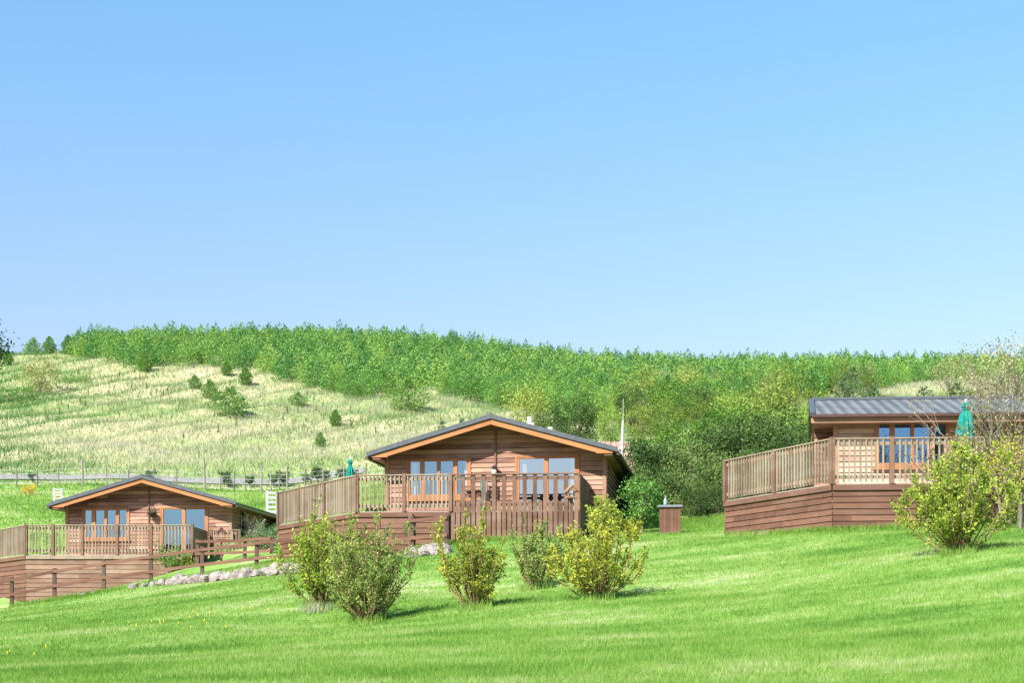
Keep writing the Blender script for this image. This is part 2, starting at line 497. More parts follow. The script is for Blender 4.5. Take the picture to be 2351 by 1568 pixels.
def H(X, Y):
    X = np.atleast_1d(np.asarray(X, float)); Y = np.atleast_1d(np.asarray(Y, float))
    out = np.empty(X.shape)
    xf, yf, of = X.ravel(), Y.ravel(), out.ravel()
    Xc = _pts[:, :2] / _S
    for a in range(0, len(xf), 20000):
        q = np.stack([xf[a:a + 20000], yf[a:a + 20000]], 1) / _S
        r2 = ((q[:, None] - Xc[None]) ** 2).sum(-1)
        of[a:a + 20000] = _phi(r2) @ _W[:-3] + _W[-3] + q @ _W[-2:]
    z = of.reshape(X.shape)
    far = np.clip((np.maximum(np.abs(X) - 110, 0) + np.maximum(Y - 230, 0) + np.maximum(-20 - Y, 0)) / 80, 0, 1)
    z = np.clip(z, -8, 40) * (1 - far) + far * np.clip(Y * 0.12, -4, 24)
    z = z + 0.05 * np.sin(X * 0.9 + 0.3 * Y) * np.sin(Y * 0.55 + 1.0) * np.clip((Y - 5) / 20, 0, 1)
    z = z + np.clip((Y - 86) / 20, 0, 1) * (0.22 * np.sin(X * 0.43 + Y * 0.2) * np.sin(Y * 0.37 - X * 0.13) + 0.15 * np.sin(X * 1.1 - Y * 0.7))
    return z


def gz(x, y):
    return float(H(x, y)[0])


def G(px, d):
    x = (px - HX) / F * d
    return Vector((x, d, gz(x, d)))


TRACK_D = 84.0


def terrain():
    ys1 = np.unique(np.concatenate([np.linspace(-120, 8, 17), np.linspace(8, 56, 97), np.linspace(56, TRACK_D, 36)]))
    ys2 = np.concatenate([np.linspace(TRACK_D, 180, 97), np.linspace(184, 320, 20), np.linspace(350, 700, 8)])
    xs = np.unique(np.concatenate([np.linspace(-600, -110, 12), np.linspace(-110, -40, 50), np.linspace(-40, 40, 133), np.linspace(40, 110, 50), np.linspace(110, 600, 12)]))
    for name, ys, mat in (('lawn', ys1, M['lawn']), ('hillside', ys2, M['hill'])):
        X, Y = np.meshgrid(xs, ys)
        V = np.stack([X.ravel(), Y.ravel(), H(X, Y).ravel()], 1)
        nx, ny = len(xs), len(ys)
        i = (np.arange(ny - 1)[:, None] * nx + np.arange(nx - 1)[None]).ravel()
        me = np_mesh(name, V, np.stack([i, i + 1, i + nx + 1, i + nx], 1))
        me.polygons.foreach_set('use_smooth', np.ones(len(i), dtype=bool))
        struct(link(name, me, mat))
    # pale gravel track along the foot of the hill
    xs = np.linspace(-48, -9, 90)
    w = np.linspace(85.6, 87.6, 8)
    X, Y = np.meshgrid(xs, w)
    Z = H(X, Y) + 0.07
    V = np.stack([X.ravel(), Y.ravel(), Z.ravel()], 1)
    nx, ny = len(xs), len(w)
    i = (np.arange(ny - 1)[:, None] * nx + np.arange(nx - 1)[None]).ravel()
    struct(link('gravel_track', np_mesh('gravel_track', V, np.stack([i, i + 1, i + nx + 1, i + nx], 1)), M['gravel']))


def patch(x, y, s, seed=0.0):
    """soft 0..1 patchiness over the ground"""
    a = np.sin(x * s + 1.3 * np.sin(y * s * 0.7 + seed) + seed) * np.cos(y * s * 1.1 + 1.7 * np.sin(x * s * 0.6 - seed))
    b = np.sin(x * s * 2.3 - seed * 2 + np.cos(y * s * 1.9)) * np.sin(y * s * 2.7 + seed)
    return 0.5 + 0.33 * a + 0.17 * b


def blades(name, x, y, h, w, tone, mat, lean=0.35, label_kind='stuff'):
    n = len(x)
    z = H(x, y)
    ang = RNG.uniform(0, 2 * np.pi, n)
    dx, dy = np.cos(ang) * w / 2, np.sin(ang) * w / 2
    la = RNG.uniform(0, 2 * np.pi, n); ll = RNG.uniform(0, lean, n) * h
    V = np.empty((n, 3, 3))
    V[:, 0] = np.stack([x - dx, y - dy, z - 0.01], 1)
    V[:, 1] = np.stack([x + dx, y + dy, z - 0.01], 1)
    V[:, 2] = np.stack([x + np.cos(la) * ll, y + np.sin(la) * ll, z + h], 1)
    me = np_mesh(name, V.reshape(-1, 3), np.arange(3 * n).reshape(n, 3), tone)
    return struct(link(name, me, mat), label_kind)


def grasses():
    # mown blades over the part of the lawn that is near
    n = 860000
    u = RNG.random(n)
    d = 10.2 * (48 / 10.2) ** u
    px = RNG.uniform(-700, 3200, n)
    x = (px - HX) / F * d
    keep = np.ones(n, bool)
    h = RNG.uniform(0.025, 0.06, n) * (1 + 0.35 * patch(x, d, 0.9, 1))
    w = np.clip(d / 1422 * 0.55, 0.006, 0.03) * RNG.uniform(0.7, 1.3, n)
    tone = np.clip(RNG.normal(0.45, 0.22, n), 0, 1)
    blades('lawn_grass', x[keep], d[keep], h[keep], w[keep], tone[keep], M['blade'], 0.9)
    # longer growth left by the mower at walls, posts and shrubs is in edge_grass
    # rough pale grass of the hill
    n = 400000
    d = RNG.uniform(TRACK_D + 0.3, 176, n)
    px = RNG.uniform(-420, 2800, n)
    x = (px - HX) / F * d
    track = (d > 85.5) & (d < 87.7) & (x < -9)
    k = ~track | (RNG.random(n) < 0.55)
    x, d, px = x[k], d[k], px[k]
    n = len(x)
    g = patch(x, d, 0.16, 2.0) * 0.6 + patch(x, d, 0.55, 5.0) * 0.4
    left = np.clip((270 - px) / 300, 0, 0.75) * (0.35 + 0.9 * patch(x, d, 0.2, 9))
    low = np.clip((95 - d) / 10, 0, 0.5)
    big = patch(x, d, 0.07, 7.0)
    tone = np.clip(0.55 + (0.5 - g) * 0.85 + (0.5 - big) * 0.5 - left * 0.8 - low * 0.3 + RNG.normal(0, 0.14, n), 0, 0.95)
    h = RNG.uniform(0.18, 0.52, n) * (0.65 + 0.6 * patch(x, d, 0.5, 3))
    h *= np.where(d < 90, 0.6, 1.0)
    blades('hill_grass', x, d, h, RNG.uniform(0.02, 0.065, n), tone, M['tuft'], 0.8)
    # field behind the houses
    n = 60000
    d = RNG.uniform(56, TRACK_D, n)
    px = RNG.uniform(-120, 1150, n)
    x = (px - HX) / F * d
    blades('field_grass', x, d, RNG.uniform(0.08, 0.2, n), RNG.uniform(0.02, 0.05, n), np.clip(RNG.normal(0.4, 0.2, n), 0, 1), M['blade'], 0.8)
    # dandelions
    mb = MB()
    for i in range(24):
        if i < 20:
            px, py = random.gauss(420, 90), random.gauss(0, 1)
            d = 27 + py * 1.6
        else:
            px, d = 60, 21; px += random.gauss(0, 40); d += random.gauss(0, 0.7)
        g = G(px, d)
        mb.lathe((g.x, g.y, g.z + random.uniform(0.04, 0.08)), [(0.003, -0.04), (0.012, 0), (0.009, 0.008)], 6)
    struct(mb.build('dandelions', M['dandelion']), 'stuff')


# ------------------------------------------------------------------ timber helpers
def clad(mb, o, u, n, z0, z1, xl, xr, holes=(), pitch=0.15, lap=0.028, rnd=None, base=0.5, spread=0.5):
    """Lapped boards on a vertical wall. o: wall origin, u: unit along the wall, n: unit outward normal (all local).
    xl(z), xr(z): left and right limits; holes: (x0, x1, z0, z1) openings."""
    o, u, n = Vector(o), Vector(u), Vector(n)
    rnd = rnd or random

    def pt(x, z, off):
        return o + u * x + n * off + Vector((0, 0, z))
    k = 0
    z = z0
    while z < z1 - 1e-4:
        zt = min(z + pitch, z1)
        cuts = sorted({z, zt} | {h[2] for h in holes if z < h[2] < zt} | {h[3] for h in holes if z < h[3] < zt})
        joints = [rnd.uniform(0.6, 3.5) + 3.6 * i - 6 for i in range(6)]
        tones = [min(1, max(0, base + rnd.uniform(-spread, spread))) for _ in range(8)]
        for a, b in zip(cuts, cuts[1:]):
            mid = (a + b) / 2
            L, R = xl(mid), xr(mid)
            if R - L < 0.01:
                continue
            xs = [L, R]
            for h in holes:
                if h[2] - 1e-4 <= a and b <= h[3] + 1e-4:
                    xs += [h[0], h[1]]
            segs = []
            xs2 = sorted(x for x in xs if L - 1e-6 <= x <= R + 1e-6)
            for p, q in zip(xs2, xs2[1:]):
                m = (p + q) / 2
                if q - p > 0.005 and not any(h[0] < m < h[1] and h[2] - 1e-4 <= a and b <= h[3] + 1e-4 for h in holes):
                    segs.append((p, q))
            fa, fb = (a - z) / pitch, (b - z) / pitch
            oa, ob = lap - (lap - 0.004) * fa, lap - (lap - 0.004) * fb
            for p, q in segs:
                br = [p] + [j for j in joints if p < j < q] + [q]
                for s_, e_ in zip(br, br[1:]):
                    ti = sum(1 for j in joints if j <= s_ + 1e-6)
                    sl, sr = s_, e_
                    # slanted ends on a gable
                    la, lb = (xl(a), xl(b)) if abs(s_ - L) < 1e-6 else (sl, sl)
                    ra, rb = (xr(a), xr(b)) if abs(e_ - R) < 1e-6 else (sr, sr)
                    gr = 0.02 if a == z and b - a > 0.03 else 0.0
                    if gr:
                        mb.poly([pt(la, a, -0.02), pt(ra, a, -0.02), pt(ra, a + gr, -0.02), pt(la, a + gr, -0.02)], tones[ti] * 0.5)  # groove in half the board's tone, its shadow put into the colour
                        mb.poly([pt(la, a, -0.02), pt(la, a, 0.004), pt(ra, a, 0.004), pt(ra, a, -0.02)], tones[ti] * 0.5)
                    mb.poly([pt(la, a + gr, -0.02), pt(ra, a + gr, -0.02), pt(ra, a + gr, oa), pt(la, a + gr, oa)], tones[ti] * 0.7)  # underside toned down to deepen the shadow line of the lap
                    mb.poly([pt(la, a + gr, oa), pt(ra, a + gr, oa), pt(rb, b, ob), pt(lb, b, ob)], tones[ti])
        z += pitch
        k += 1


def window(parent, o, u, n, x0, x1, z0, z1, mull, glass, fw=0.07, curtains=(), sill=True, name='window', mat='orange2', depth=0.05):
    """frame with vertical mullions; returns nothing. mull: list of pane (xa, xb, za, zb) glass rectangles"""
    o, u, n = Vector(o), Vector(u), Vector(n)
    zz = Vector((0, 0, 1))

    def bar(mb, xa, xb, za, zb, f, b, tone=0.5):
        a = [o + u * xa + n * f + zz * za, o + u * xb + n * f + zz * za, o + u * xb + n * b + zz * za, o + u * xa + n * b + zz * za]
        mb.hexa(a, [p + zz * (zb - za) for p in a], tone)
    mb = MB()
    f, b = depth, -0.05
    bar(mb, x0, x0 + fw, z0, z1, f, b, 0.55); bar(mb, x1 - fw, x1, z0, z1, f, b, 0.45)
    bar(mb, x0 + fw, x1 - fw, z1 - fw * 0.9, z1, f, b, 0.4); bar(mb, x0 + fw, x1 - fw, z0, z0 + fw, f, b, 0.5)
    pans = sorted(mull)
    for (p, q) in zip(pans, pans[1:]):
        bar(mb, p[1], q[0], z0 + fw, z1 - fw * 0.9, f - 0.008, b, 0.5)
    for (xa, xb, za, zb) in pans:               # casement surrounds above and below the glass
        lo, hi = z0 + fw, z1 - fw * 0.9
        first, last = (xa, xb, za, zb) == pans[0], (xa, xb, za, zb) == pans[-1]
        xa0 = x0 + fw if first else xa
        xb0 = x1 - fw if last else xb
        if za - lo > 0.004:
            bar(mb, xa0, xb0, lo, za, f - 0.014, b, 0.6)
        if hi - zb > 0.004:
            bar(mb, xa0, xb0, zb, hi, f - 0.014, b, 0.35)
        if first and xa - x0 - fw > 0.004:
            bar(mb, x0 + fw, xa, za, zb, f - 0.014, b, 0.6)
        if last and x1 - fw - xb > 0.004:
            bar(mb, xb, x1 - fw, za, zb, f - 0.014, b, 0.4)
    w = mb.build(name, M[mat], parent, bevel=0.006)
    for (xa, xb, za, zb) in pans:
        g = MB()
        g.poly([o + u * xa + n * 0.0 + zz * za, o + u * xb + zz * za, o + u * xb + zz * zb, o + u * xa + zz * zb])
        g.build('pane', M[glass], w)
    for (xa, xb, za, zb) in curtains:
        c = MB()
        k = max(4, int((xb - xa) / 0.035))
        for i in range(k):
            p, q = xa + (xb - xa) * i / k, xa + (xb - xa) * (i + 1) / k
            d1, d2 = -0.12 - 0.025 * (i % 2), -0.12 - 0.025 * ((i + 1) % 2)
            c.poly([o + u * p + n * d1 + zz * za, o + u * q + n * d2 + zz * za, o + u * q + n * d2 + zz * zb, o + u * p + n * d1 + zz * zb])
        c.build('curtain', M['curtain'], w)
    if sill:
        s = MB()
        bar(s, x0 - 0.05, x1 + 0.05, z0 - 0.045, z0 - 0.003, f + 0.05, 0.023, 0.5)
        s.build('sill', M[mat], w)
    return w


def lantern(parent, x, z, hanging=False):
    mb = MB()
    mb.box((x, -0.05, z + 0.13), (0.03, 0.028, 0.05))
    mb.beam((x, -0.07, z + 0.15), (x, -0.17, z + 0.17), 0.012, 0.012)
    mb.lathe((x, -0.17, z), [(0.15, 0.10), (0.135, 0.112), (0.05, 0.155), (0.02, 0.19)], 14)
    o = mb.build('wall_lantern', M['black'], parent)
    g = MB()
    g.lathe((x, -0.17, z - 0.13), [(0.03, 0.0), (0.075, 0.03), (0.085, 0.14), (0.06, 0.225)], 12)
    g.build('lamp_globe', M['lampglass'], o, smooth=True)


def gable_lodge(name, label, X, D, Z, rot, wins, doors, glass, lantern_px=None, length=8.6, base=2.0, group='timber lodges on the slope', flip=1, side_window=False, curt=True):
    """Timber lodge, gable towards the lawn; (X, D, Z) = middle of its front wall at floor level."""
    t = thing(name, label, 'lodge', (X, D, Z), math.radians(-rot), group)
    hw, hr, over, rise = 3.53, 3.96, 0.8, 1.12
    zr = 3.21                     # top of ridge over floor
    s = rise / hr
    th = 0.13

    def roof_z(x):
        return zr - abs(x) * s
    zw = roof_z(0) - th           # underside at the ridge
    holes = [(w['x'][0], w['x'][1], w['z'][0], w['z'][1]) for w in wins + doors]
    R = random.Random(5 + int(X * 10))
    mb = MB()
    ur = lambda z: min(hw, max(0.0, (zw - z) / s))
    clad(mb, (0, 0, 0), (1, 0, 0), (0, -1, 0), -base, zw - 0.02, lambda z: -ur(z), ur, holes, 0.152, rnd=R)
    sh = (-0.0, 0, 0)
    side_top = roof_z(hw) - th
    sw = [(1.2, 1.75, 0.0, 1.95)] if side_window else []
    clad(mb, (hw, 0, 0), (0, 1, 0), (1, 0, 0), -base, side_top, lambda z: 0.0, lambda z: length, sw, 0.152, rnd=R)
    clad(mb, (-hw, length, 0), (0, -1, 0), (-1, 0, 0), -base, side_top, lambda z: 0.0, lambda z: length, (), 0.152, rnd=R)
    clad(mb, (0, length, 0), (-1, 0, 0), (0, 1, 0), -base, zw - 0.02, lambda z: -ur(z), ur, (), 0.152, rnd=R)
    mb.build('wall', M['clad'], t)
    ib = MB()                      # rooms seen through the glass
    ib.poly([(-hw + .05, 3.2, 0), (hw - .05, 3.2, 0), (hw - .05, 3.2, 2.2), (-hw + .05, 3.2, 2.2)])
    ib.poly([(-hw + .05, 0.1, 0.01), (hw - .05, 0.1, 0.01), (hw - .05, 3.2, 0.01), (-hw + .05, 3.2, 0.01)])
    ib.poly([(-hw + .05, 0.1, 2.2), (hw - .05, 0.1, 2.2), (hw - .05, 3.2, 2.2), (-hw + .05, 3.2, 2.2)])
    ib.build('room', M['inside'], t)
    if sw:
        f = window(t, (hw, 0, 0), (0, 1, 0), (1, 0, 0), 1.2, 1.75, 0.0, 1.95, [(1.28, 1.67, 0.1, 1.87)], 'glass_deep', sill=False, name='side_door', mat='darkwood')
    # roof: two slabs
    rb = MB()
    y0, y1 = -over, length + 0.35
    for sg in (-1, 1):
        a = [(0, y0, zr), (sg * hr, y0, roof_z(hr)), (sg * hr, y0, roof_z(hr) - th), (0, y0, zr - th)]
        rb.prism([(a[i][0] + (0.0), a[i][1], a[i][2]) for i in ((0, 1, 2, 3) if sg > 0 else (3, 2, 1, 0))], (0, y1 - y0, 0))
    roof = rb.build('roof', M['roof'], t)
    rc = MB()
    rc.tube([(0, y0 - 0.01, zr + 0.0), (0, y1, zr + 0.0)], 0.075, 8)
    rc.build('ridge_cap', M['verge'], roof)
    for sg in (-1, 1):             # dark verge strip in front of the slab edge
        v = MB()
        v.prism([(0, y0 - 0.035, zr + 0.035), (sg * (hr + .02), y0 - 0.035, roof_z(hr) + 0.035), (sg * (hr + .02), y0 - 0.035, roof_z(hr) - th + 0.02), (0, y0 - 0.035, zr - th + 0.02)][::sg], (0, 0.032, 0))
        v.build('verge', M['verge'], roof)
        b = MB()
        top = lambda x: roof_z(x) - th - 0.002
        tip = hr - 0.14
        hl = hw - 0.22
        zt = top(tip) - 0.055
        pts = [(0, top(0)), (tip, top(tip)), (tip, zt), (hl, zt), (hl, top(hl) - 0.165), (0, top(0) - 0.165)]
        b.prism([(sg * x, y0 + 0.02, z) for x, z in pts][::sg], (0, 0.035, 0), 0.5 + 0.1 * sg)
        b.build('bargeboard', M['orange'], t, bevel=0.006)
        sf = MB()                  # boxed eave and gutter along the side
        ze = roof_z(hr) - th - 0.06
        sf.prism([(sg * (hw + 0.024), y0 + 0.06, ze - 0.01), (sg * (hr - 0.16), y0 + 0.06, ze - 0.01), (sg * (hr - 0.16), y0 + 0.06, ze + 0.05), (sg * (hw + 0.024), y0 + 0.06, ze + 0.05)][::sg], (0, length + 0.1, 0), 0.3)
        sf.build('soffit', M['midwood'], t)
        g = MB()
        gx = hr + 0.03
        g.prism([(sg * (gx - .06), y0 + .02, ze + .08), (sg * (gx - .05), y0 + .02, ze + .005), (sg * gx, y0 + .02, ze - .02), (sg * (gx + .05), y0 + .02, ze + .005), (sg * (gx + .06), y0 + .02, ze + .08)][::sg], (0, y1 - y0 - .04, 0))
        g.build('gutter', M['gutter'], t)
        c = MB()
        c.box((sg * (hw - .025), -0.035, (side_top - base) / 2), (0.06, 0.022, (side_top + base) / 2 - 0.01), tone=0.45)
        c.box((sg * (hw + .035), 0.06, (side_top - base) / 2 - 0.02), (0.022, 0.075, (side_top + base) / 2 - 0.03), tone=0.35)
        c.build('corner_board', M['midwood'], t, bevel=0.004)
    cs = MB()
    cs.box((0.03, -0.045, (zw - 0.25 - base) / 2), (0.028, 0.022, (zw - .25 + base) / 2))
    cs.build('cover_strip', M['darkwood'], t)
    for w in wins:
        window(t, (0, 0, 0), (1, 0, 0), (0, -1, 0), *w['x'], *w['z'], w['p'], glass[0], curtains=w.get('c', ()))
    for w in doors:
        window(t, (0, 0, 0), (1, 0, 0), (0, -1, 0), *w['x'], *w['z'], w['p'], glass[1], curtains=w.get('c', ()), sill=False, name='patio_door', fw=0.06)
    if lantern_px is not None:
        lantern(t, *lantern_px)
    return t


def railing(parent, pts, z, h=1.06, pitch=0.127, posts=None, bal='baluster', post_w=0.055, name='railing', end_posts=(True, True), skip=None):
    """post and baluster railing along one straight run (local pts a, b at floor level z)"""
    a, b = Vector((*pts[0], z)), Vector((*pts[1], z))
    L = (b - a).length
    u = (b - a).normalized()
    n = Vector((u.y, -u.x, 0))          # outward (right-hand side of a->b is outside)
    up = Vector((0, 0, 1))
    mb = MB()
    mb.beam(a + up * h + n * 0.0, b + up * h, 0.06, 0.018, 0.6)
    r = mb.build(name, M['baluster'], parent, bevel=0.004)
    lo = MB()
    lo.beam(a + up * (h - 0.115) - n * 0.02, b + up * (h - 0.115) - n * 0.02, 0.02, 0.042, 0.45)
    lo.build('upper_rail', M['baluster'], r)
    lo = MB()
    lo.beam(a + up * 0.16 - n * 0.02, b + up * 0.16 - n * 0.02, 0.02, 0.042, 0.5)
    lo.build('lower_rail', M['baluster'], r)
    posts = posts if posts is not None else [0, 1]
    for f in posts:
        p = MB()
        p.box(a + u * (L * f) + up * (h / 2 + 0.01) + n * 0.012, (post_w, post_w, h / 2 + 0.03), u, tone=random.uniform(0.2, 0.7))
        p.build('post', M['post'], r, bevel=0.004)
    k = int(L / pitch)
    for i in range(1, k):
        x = L * i / k
        if any(abs(x - L * f) < post_w + 0.035 for f in posts):
            continue
        q = MB()
        c = a + u * x + n * 0.022
        lean = random.uniform(-0.006, 0.006)
        e = [c + u * sx * 0.021 + n * sy * 0.02 for sx, sy in ((-1, -1), (1, -1), (1, 1), (-1, 1))]
        q.hexa([v + up * random.uniform(0.03, 0.04) for v in e], [v + up * (h - 0.02) + u * lean for v in e], random.uniform(0, 1))
        q.build('baluster', M['baluster'], r)
    return r


def skirt_run(parent, a, b, z, ground, mat, pitch=0.16, fascia=True, name='skirting', seed=1, fascia_mat=None):
    a, b = Vector((*a, 0)), Vector((*b, 0))
    L = (b - a).length
    u = (b - a).normalized(); n = Vector((u.y, -u.x, 0))
    mb = MB()
    clad(mb, a + Vector((0, 0, 0)), u, n, z - ground, z - 0.17, lambda q: 0.0, lambda q: L, (), pitch, 0.02, random.Random(seed))
    s = mb.build(name, mat, parent)
    if fascia:
        f = MB()
        f.beam(a + n * 0.035 + Vector((0, 0, z - 0.10)), b + n * 0.035 + Vector((0, 0, z - 0.10)), 0.016, 0.07, 0.5)
        f.build('fascia', fascia_mat or mat, parent, bevel=0.004)
    return s


def deck(name, label, base, poly, z, thick=0.04, group='raised timber decks'):
    t = thing(name, label, 'deck', base, 0, group)
    mb = MB()
    mb.prism([(x, y, z - thick) for x, y in poly][::-1], (0, 0, thick))
    mb.build('deck_floor', M['deckfloor'], t)
    return t


# ------------------------------------------------------------------ the three lodges
def lodges():
    # middle lodge -------------------------------------------------------
    rot = 8.5
    cr, sr = math.cos(math.radians(rot)), math.sin(math.radians(rot))
    X0, D0, Z0 = -0.55, 45.29, 3.57

    def lx(px):
        q = (px - HX) / F
        return (D0 * q - X0) / (cr + sr * q)

    def lz(py, x=0.0):
        return (HY - py) / F * (D0 - sr * x) - Z0
    zt, zb = lz(1057), lz(1134)
    win = dict(x=(lx(934), lx(1081)), z=(lz(1146), lz(1051)), p=[(lx(a), lx(b), zb, zt) for a, b in ((942, 964.5), (974, 1003), (1011, 1040), (1050, 1071))])
    win['c'] = [(lx(938), lx(957), zb - .05, zt + .05), (lx(1064), lx(1075), zb - .05, zt + .05)]
    door = dict(x=(lx(1183), lx(1330)), z=(0.02, lz(1048)), p=[(lx(a), lx(b), 0.14, lz(1055)) for a, b in ((1192, 1249), (1259, 1319))])
    door['c'] = [(lx(1190), lx(1208), .1, lz(1052)), (lx(1308), lx(1322), .1, lz(1052))]
    gable_lodge('timber_lodge', 'brown timber lodge in the middle, its orange-edged gable rising from the widest deck', X0, D0, Z0, rot, [win], [door], ('glass', 'glass_pale'),
                (lx(1136), lz(1083)), length=8.2, base=1.7)
    # left lodge ---------------------------------------------------------
    rot2 = 6.0
    c2, s2 = math.cos(math.radians(rot2)), math.sin(math.radians(rot2))
    X2, D2, Z2 = -15.165 + 0.8 * s2, 58.2 + 0.8 * c2, 3.17

    def lx2(px):
        q = (px - HX) / F
        return (D2 * q - X2) / (c2 + s2 * q)

    def lz2(py, px=330):
        return (HY - py) / F * (D2 - s2 * lx2(px)) - Z2
    zt, zb = lz2(1172, 240), lz2(1234, 240)
    win = dict(x=(lx2(190), lx2(298)), z=(lz2(1241, 240), lz2(1167, 240)), p=[(lx2(a), lx2(b), zb, zt) for a, b in ((195.5, 211), (220, 240), (246.5, 266), (274, 291))])
    win['c'] = [(lx2(194), lx2(203), zb - .05, zt + .05), (lx2(288), lx2(294), zb - .05, zt + .05)]
    door = dict(x=(lx2(368), lx2(479)), z=(0.02, lz2(1165, 420)), p=[(lx2(a), lx2(b), 0.14, lz2(1170, 420)) for a, b in ((375.5, 418), (426.5, 470))])
    gable_lodge('timber_lodge', 'smallest-looking and lowest brown timber lodge, left of the other two, gable over slatted deck', X2, D2, Z2, rot2, [win], [door], ('glass_deep', 'glass_deep'),
                None, length=8.6, base=1.9, side_window=True)
    # hanging basket beside its patio door
    bx, bz = lx2(353), lz2(1180, 353)
    W = Vector((X2 + bx * c2 - 0.22 * s2, D2 - bx * s2 - 0.22 * c2, Z2 + bz))
    t = thing('hanging_basket', 'dark hanging basket of trailing plants on the lodge wall beside the patio door', 'hanging basket', W)
    mb = MB(); mb.lathe((0, 0, -0.16), [(0.04, 0), (0.13, 0.06), (0.19, 0.17)], 12); mb.build('basket', M['rattan'], t)
    mb = MB(); mb.beam((0, 0.2, 0.33), (0, 0, 0.30), 0.012, 0.012); mb.beam((0, 0.2, 0.33), (0, 0.2, -0.1), 0.012, 0.012); mb.tube([(0, 0, 0.3), (0, 0, 0.0)], 0.006, 4); mb.build('bracket', M['black'], t)
    me = leaf_mesh('foliage', RNG.normal(0, 0.11, (260, 3)) * [1, 1, 1.25] + [0, 0, 0.02], 0.05, 0.03)
    link('foliage', me, M['pine'], t)

    # right lodge, eaves side to the lawn --------------------------------
    rot3 = 4.0
    c3, s3 = math.cos(math.radians(rot3)), math.sin(math.radians(rot3))
    X3, D3, Z3 = 8.67, 38.3, 3.61

    def lx3(px):
        q = (px - HX) / F
        return (D3 * q - X3) / (c3 + s3 * q)

    def lz3(py, px=2090):
        return (HY - py) / F * (D3 - s3 * lx3(px)) - Z3
    t = thing('timber_lodge', 'right-hand timber lodge turned side-on, its long dark tiled eave above blue windows', 'lodge', (X3, D3, Z3), math.radians(-rot3), 'timber lodges on the slope')
    L, Wd, top = 10.5, 3.6, 2.02
    zt, zb = lz3(971), lz3(1063)
    wx = (lx3(2007), lx3(2180)); wz = (lz3(1075), lz3(966.5))
    R = random.Random(3)
    mb = MB()
    clad(mb, (0, 0, 0), (1, 0, 0), (0, -1, 0), -1.6, top, lambda z: 0.0, lambda z: L, [(*wx, *wz)], 0.15, rnd=R)
    clad(mb, (L, 0, 0), (0, 1, 0), (1, 0, 0), -1.6, top, lambda z: 0.0, lambda z: Wd, (), 0.15, rnd=R)
    clad(mb, (L, Wd, 0), (-1, 0, 0), (0, 1, 0), -1.6, top, lambda z: 0.0, lambda z: L - 1.05, (), 0.15, rnd=R)
    mb.build('wall', M['clad_pale'], t)
    ax, ay = 1.05, Wd              # the left end is cut off at an angle in plan
    al = math.hypot(ax, ay)
    mb = MB()
    gt = top + 0.62
    half = lambda z: al / 2 if z < top else al / 2 * max(0.0, (gt - z) / (gt - top))
    clad(mb, (ax, ay, 0), (-ax / al, -ay / al, 0), (-ay / al, ax / al, 0), -1.6, gt, lambda z: al / 2 - half(z), lambda z: al / 2 + half(z), (), 0.15, rnd=R)
    clad(mb, (-0.42, 0.75, 0), (1, 0, 0), (0, -1, 0), -1.6, top, lambda z: 0.0, lambda z: 0.6, (), 0.15, rnd=R, base=0.3)
    mb.build('end_wall', M['clad'], t)
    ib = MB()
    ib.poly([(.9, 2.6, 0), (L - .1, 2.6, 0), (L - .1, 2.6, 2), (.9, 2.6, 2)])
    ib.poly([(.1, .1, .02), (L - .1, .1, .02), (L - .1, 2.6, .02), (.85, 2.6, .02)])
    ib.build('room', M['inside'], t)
    window(t, (0, 0, 0), (1, 0, 0), (0, -1, 0), *wx, *wz, [(lx3(a), lx3(b), zb, zt - (0.03 if i in (0, 3) else 0)) for i, (a, b) in enumerate(((2017, 2042), (2053, 2089.5), (2097.5, 2133.5), (2144, 2170)))], 'glass_deep',
           curtains=[(lx3(2014), lx3(2031), zb - .05, zt + .03), (lx3(2161), lx3(2173), zb - .05, zt + .03)])
    ex, ey, ez = -0.63, -0.55, 2.17
    ry, rz = Wd / 2, 2.17 + (Wd / 2 + 0.55) * 0.315
    rxl = -0.33
    rb = MB()
    th = Vector((0, 0, -0.1))
    E = [Vector((ex, ey, ez)), Vector((L + .7, ey, ez)), Vector((L + .7, Wd + .55, ez)), Vector((ex + .6, Wd + .55, ez))]
    Rg = [Vector((rxl, ry, rz)), Vector((L + .7, ry, rz))]
    for q in ([E[0], E[1], Rg[1], Rg[0]], [E[2], E[3], Rg[0], Rg[1]]):
        rb.poly(q)
        rb.poly([p + th for p in q][::-1])
    ring = [E[0], E[1], Rg[1], E[2], E[3], Rg[0]]
    for a, b in zip(ring, ring[1:] + ring[:1]):
        rb.poly([a + th, b + th, b, a])
    roof = rb.build('roof', M['roof'], t)
    rc = MB()
    up = Vector((0, 0, 0.02))
    rc.tube([Rg[0] + up, Rg[1] + up], 0.06, 7)
    rc.build('ridge_cap', M['verge'], roof)
    for a in (E[0], E[3]):
        v = MB(); v.beam(a + Vector((-.02, 0, 0)), Rg[0] + Vector((-.02, 0, 0)), .07, .05); v.build('verge', M['verge'], roof)
    g = MB()
    for y, ex_, ln in ((ey - .05, ex, L + 1.35), (Wd + .6, ex + .6, L + .75)):
        g.prism([(ex_ - .02, y + .06, ez - .02), (ex_ - .02, y + .055, ez - .09), (ex_ - .02, y, ez - .115), (ex_ - .02, y - .055, ez - .09), (ex_ - .02, y - .06, ez - .02)], (ln, 0, 0))
    g.build('gutter', M['gutter'], t)
    f = MB()
    f.box(((L) / 2, ey + .03, ez - .17), (L / 2 + .68, .018, .065), tone=0.7)
    f.beam((ex + .05, ey + .05, ez - .17), (ex + .6, Wd + .5, ez - .17), .018, .065)
    f.build('fascia', M['midwood'], t)
    f = MB()
    f.poly([(ex + .05, ey + .05, ez - .215), (L + .6, ey + .05, ez - .215), (L + .6, -0.024, ez - .215), (ex + .05, -0.024, ez - .215)])
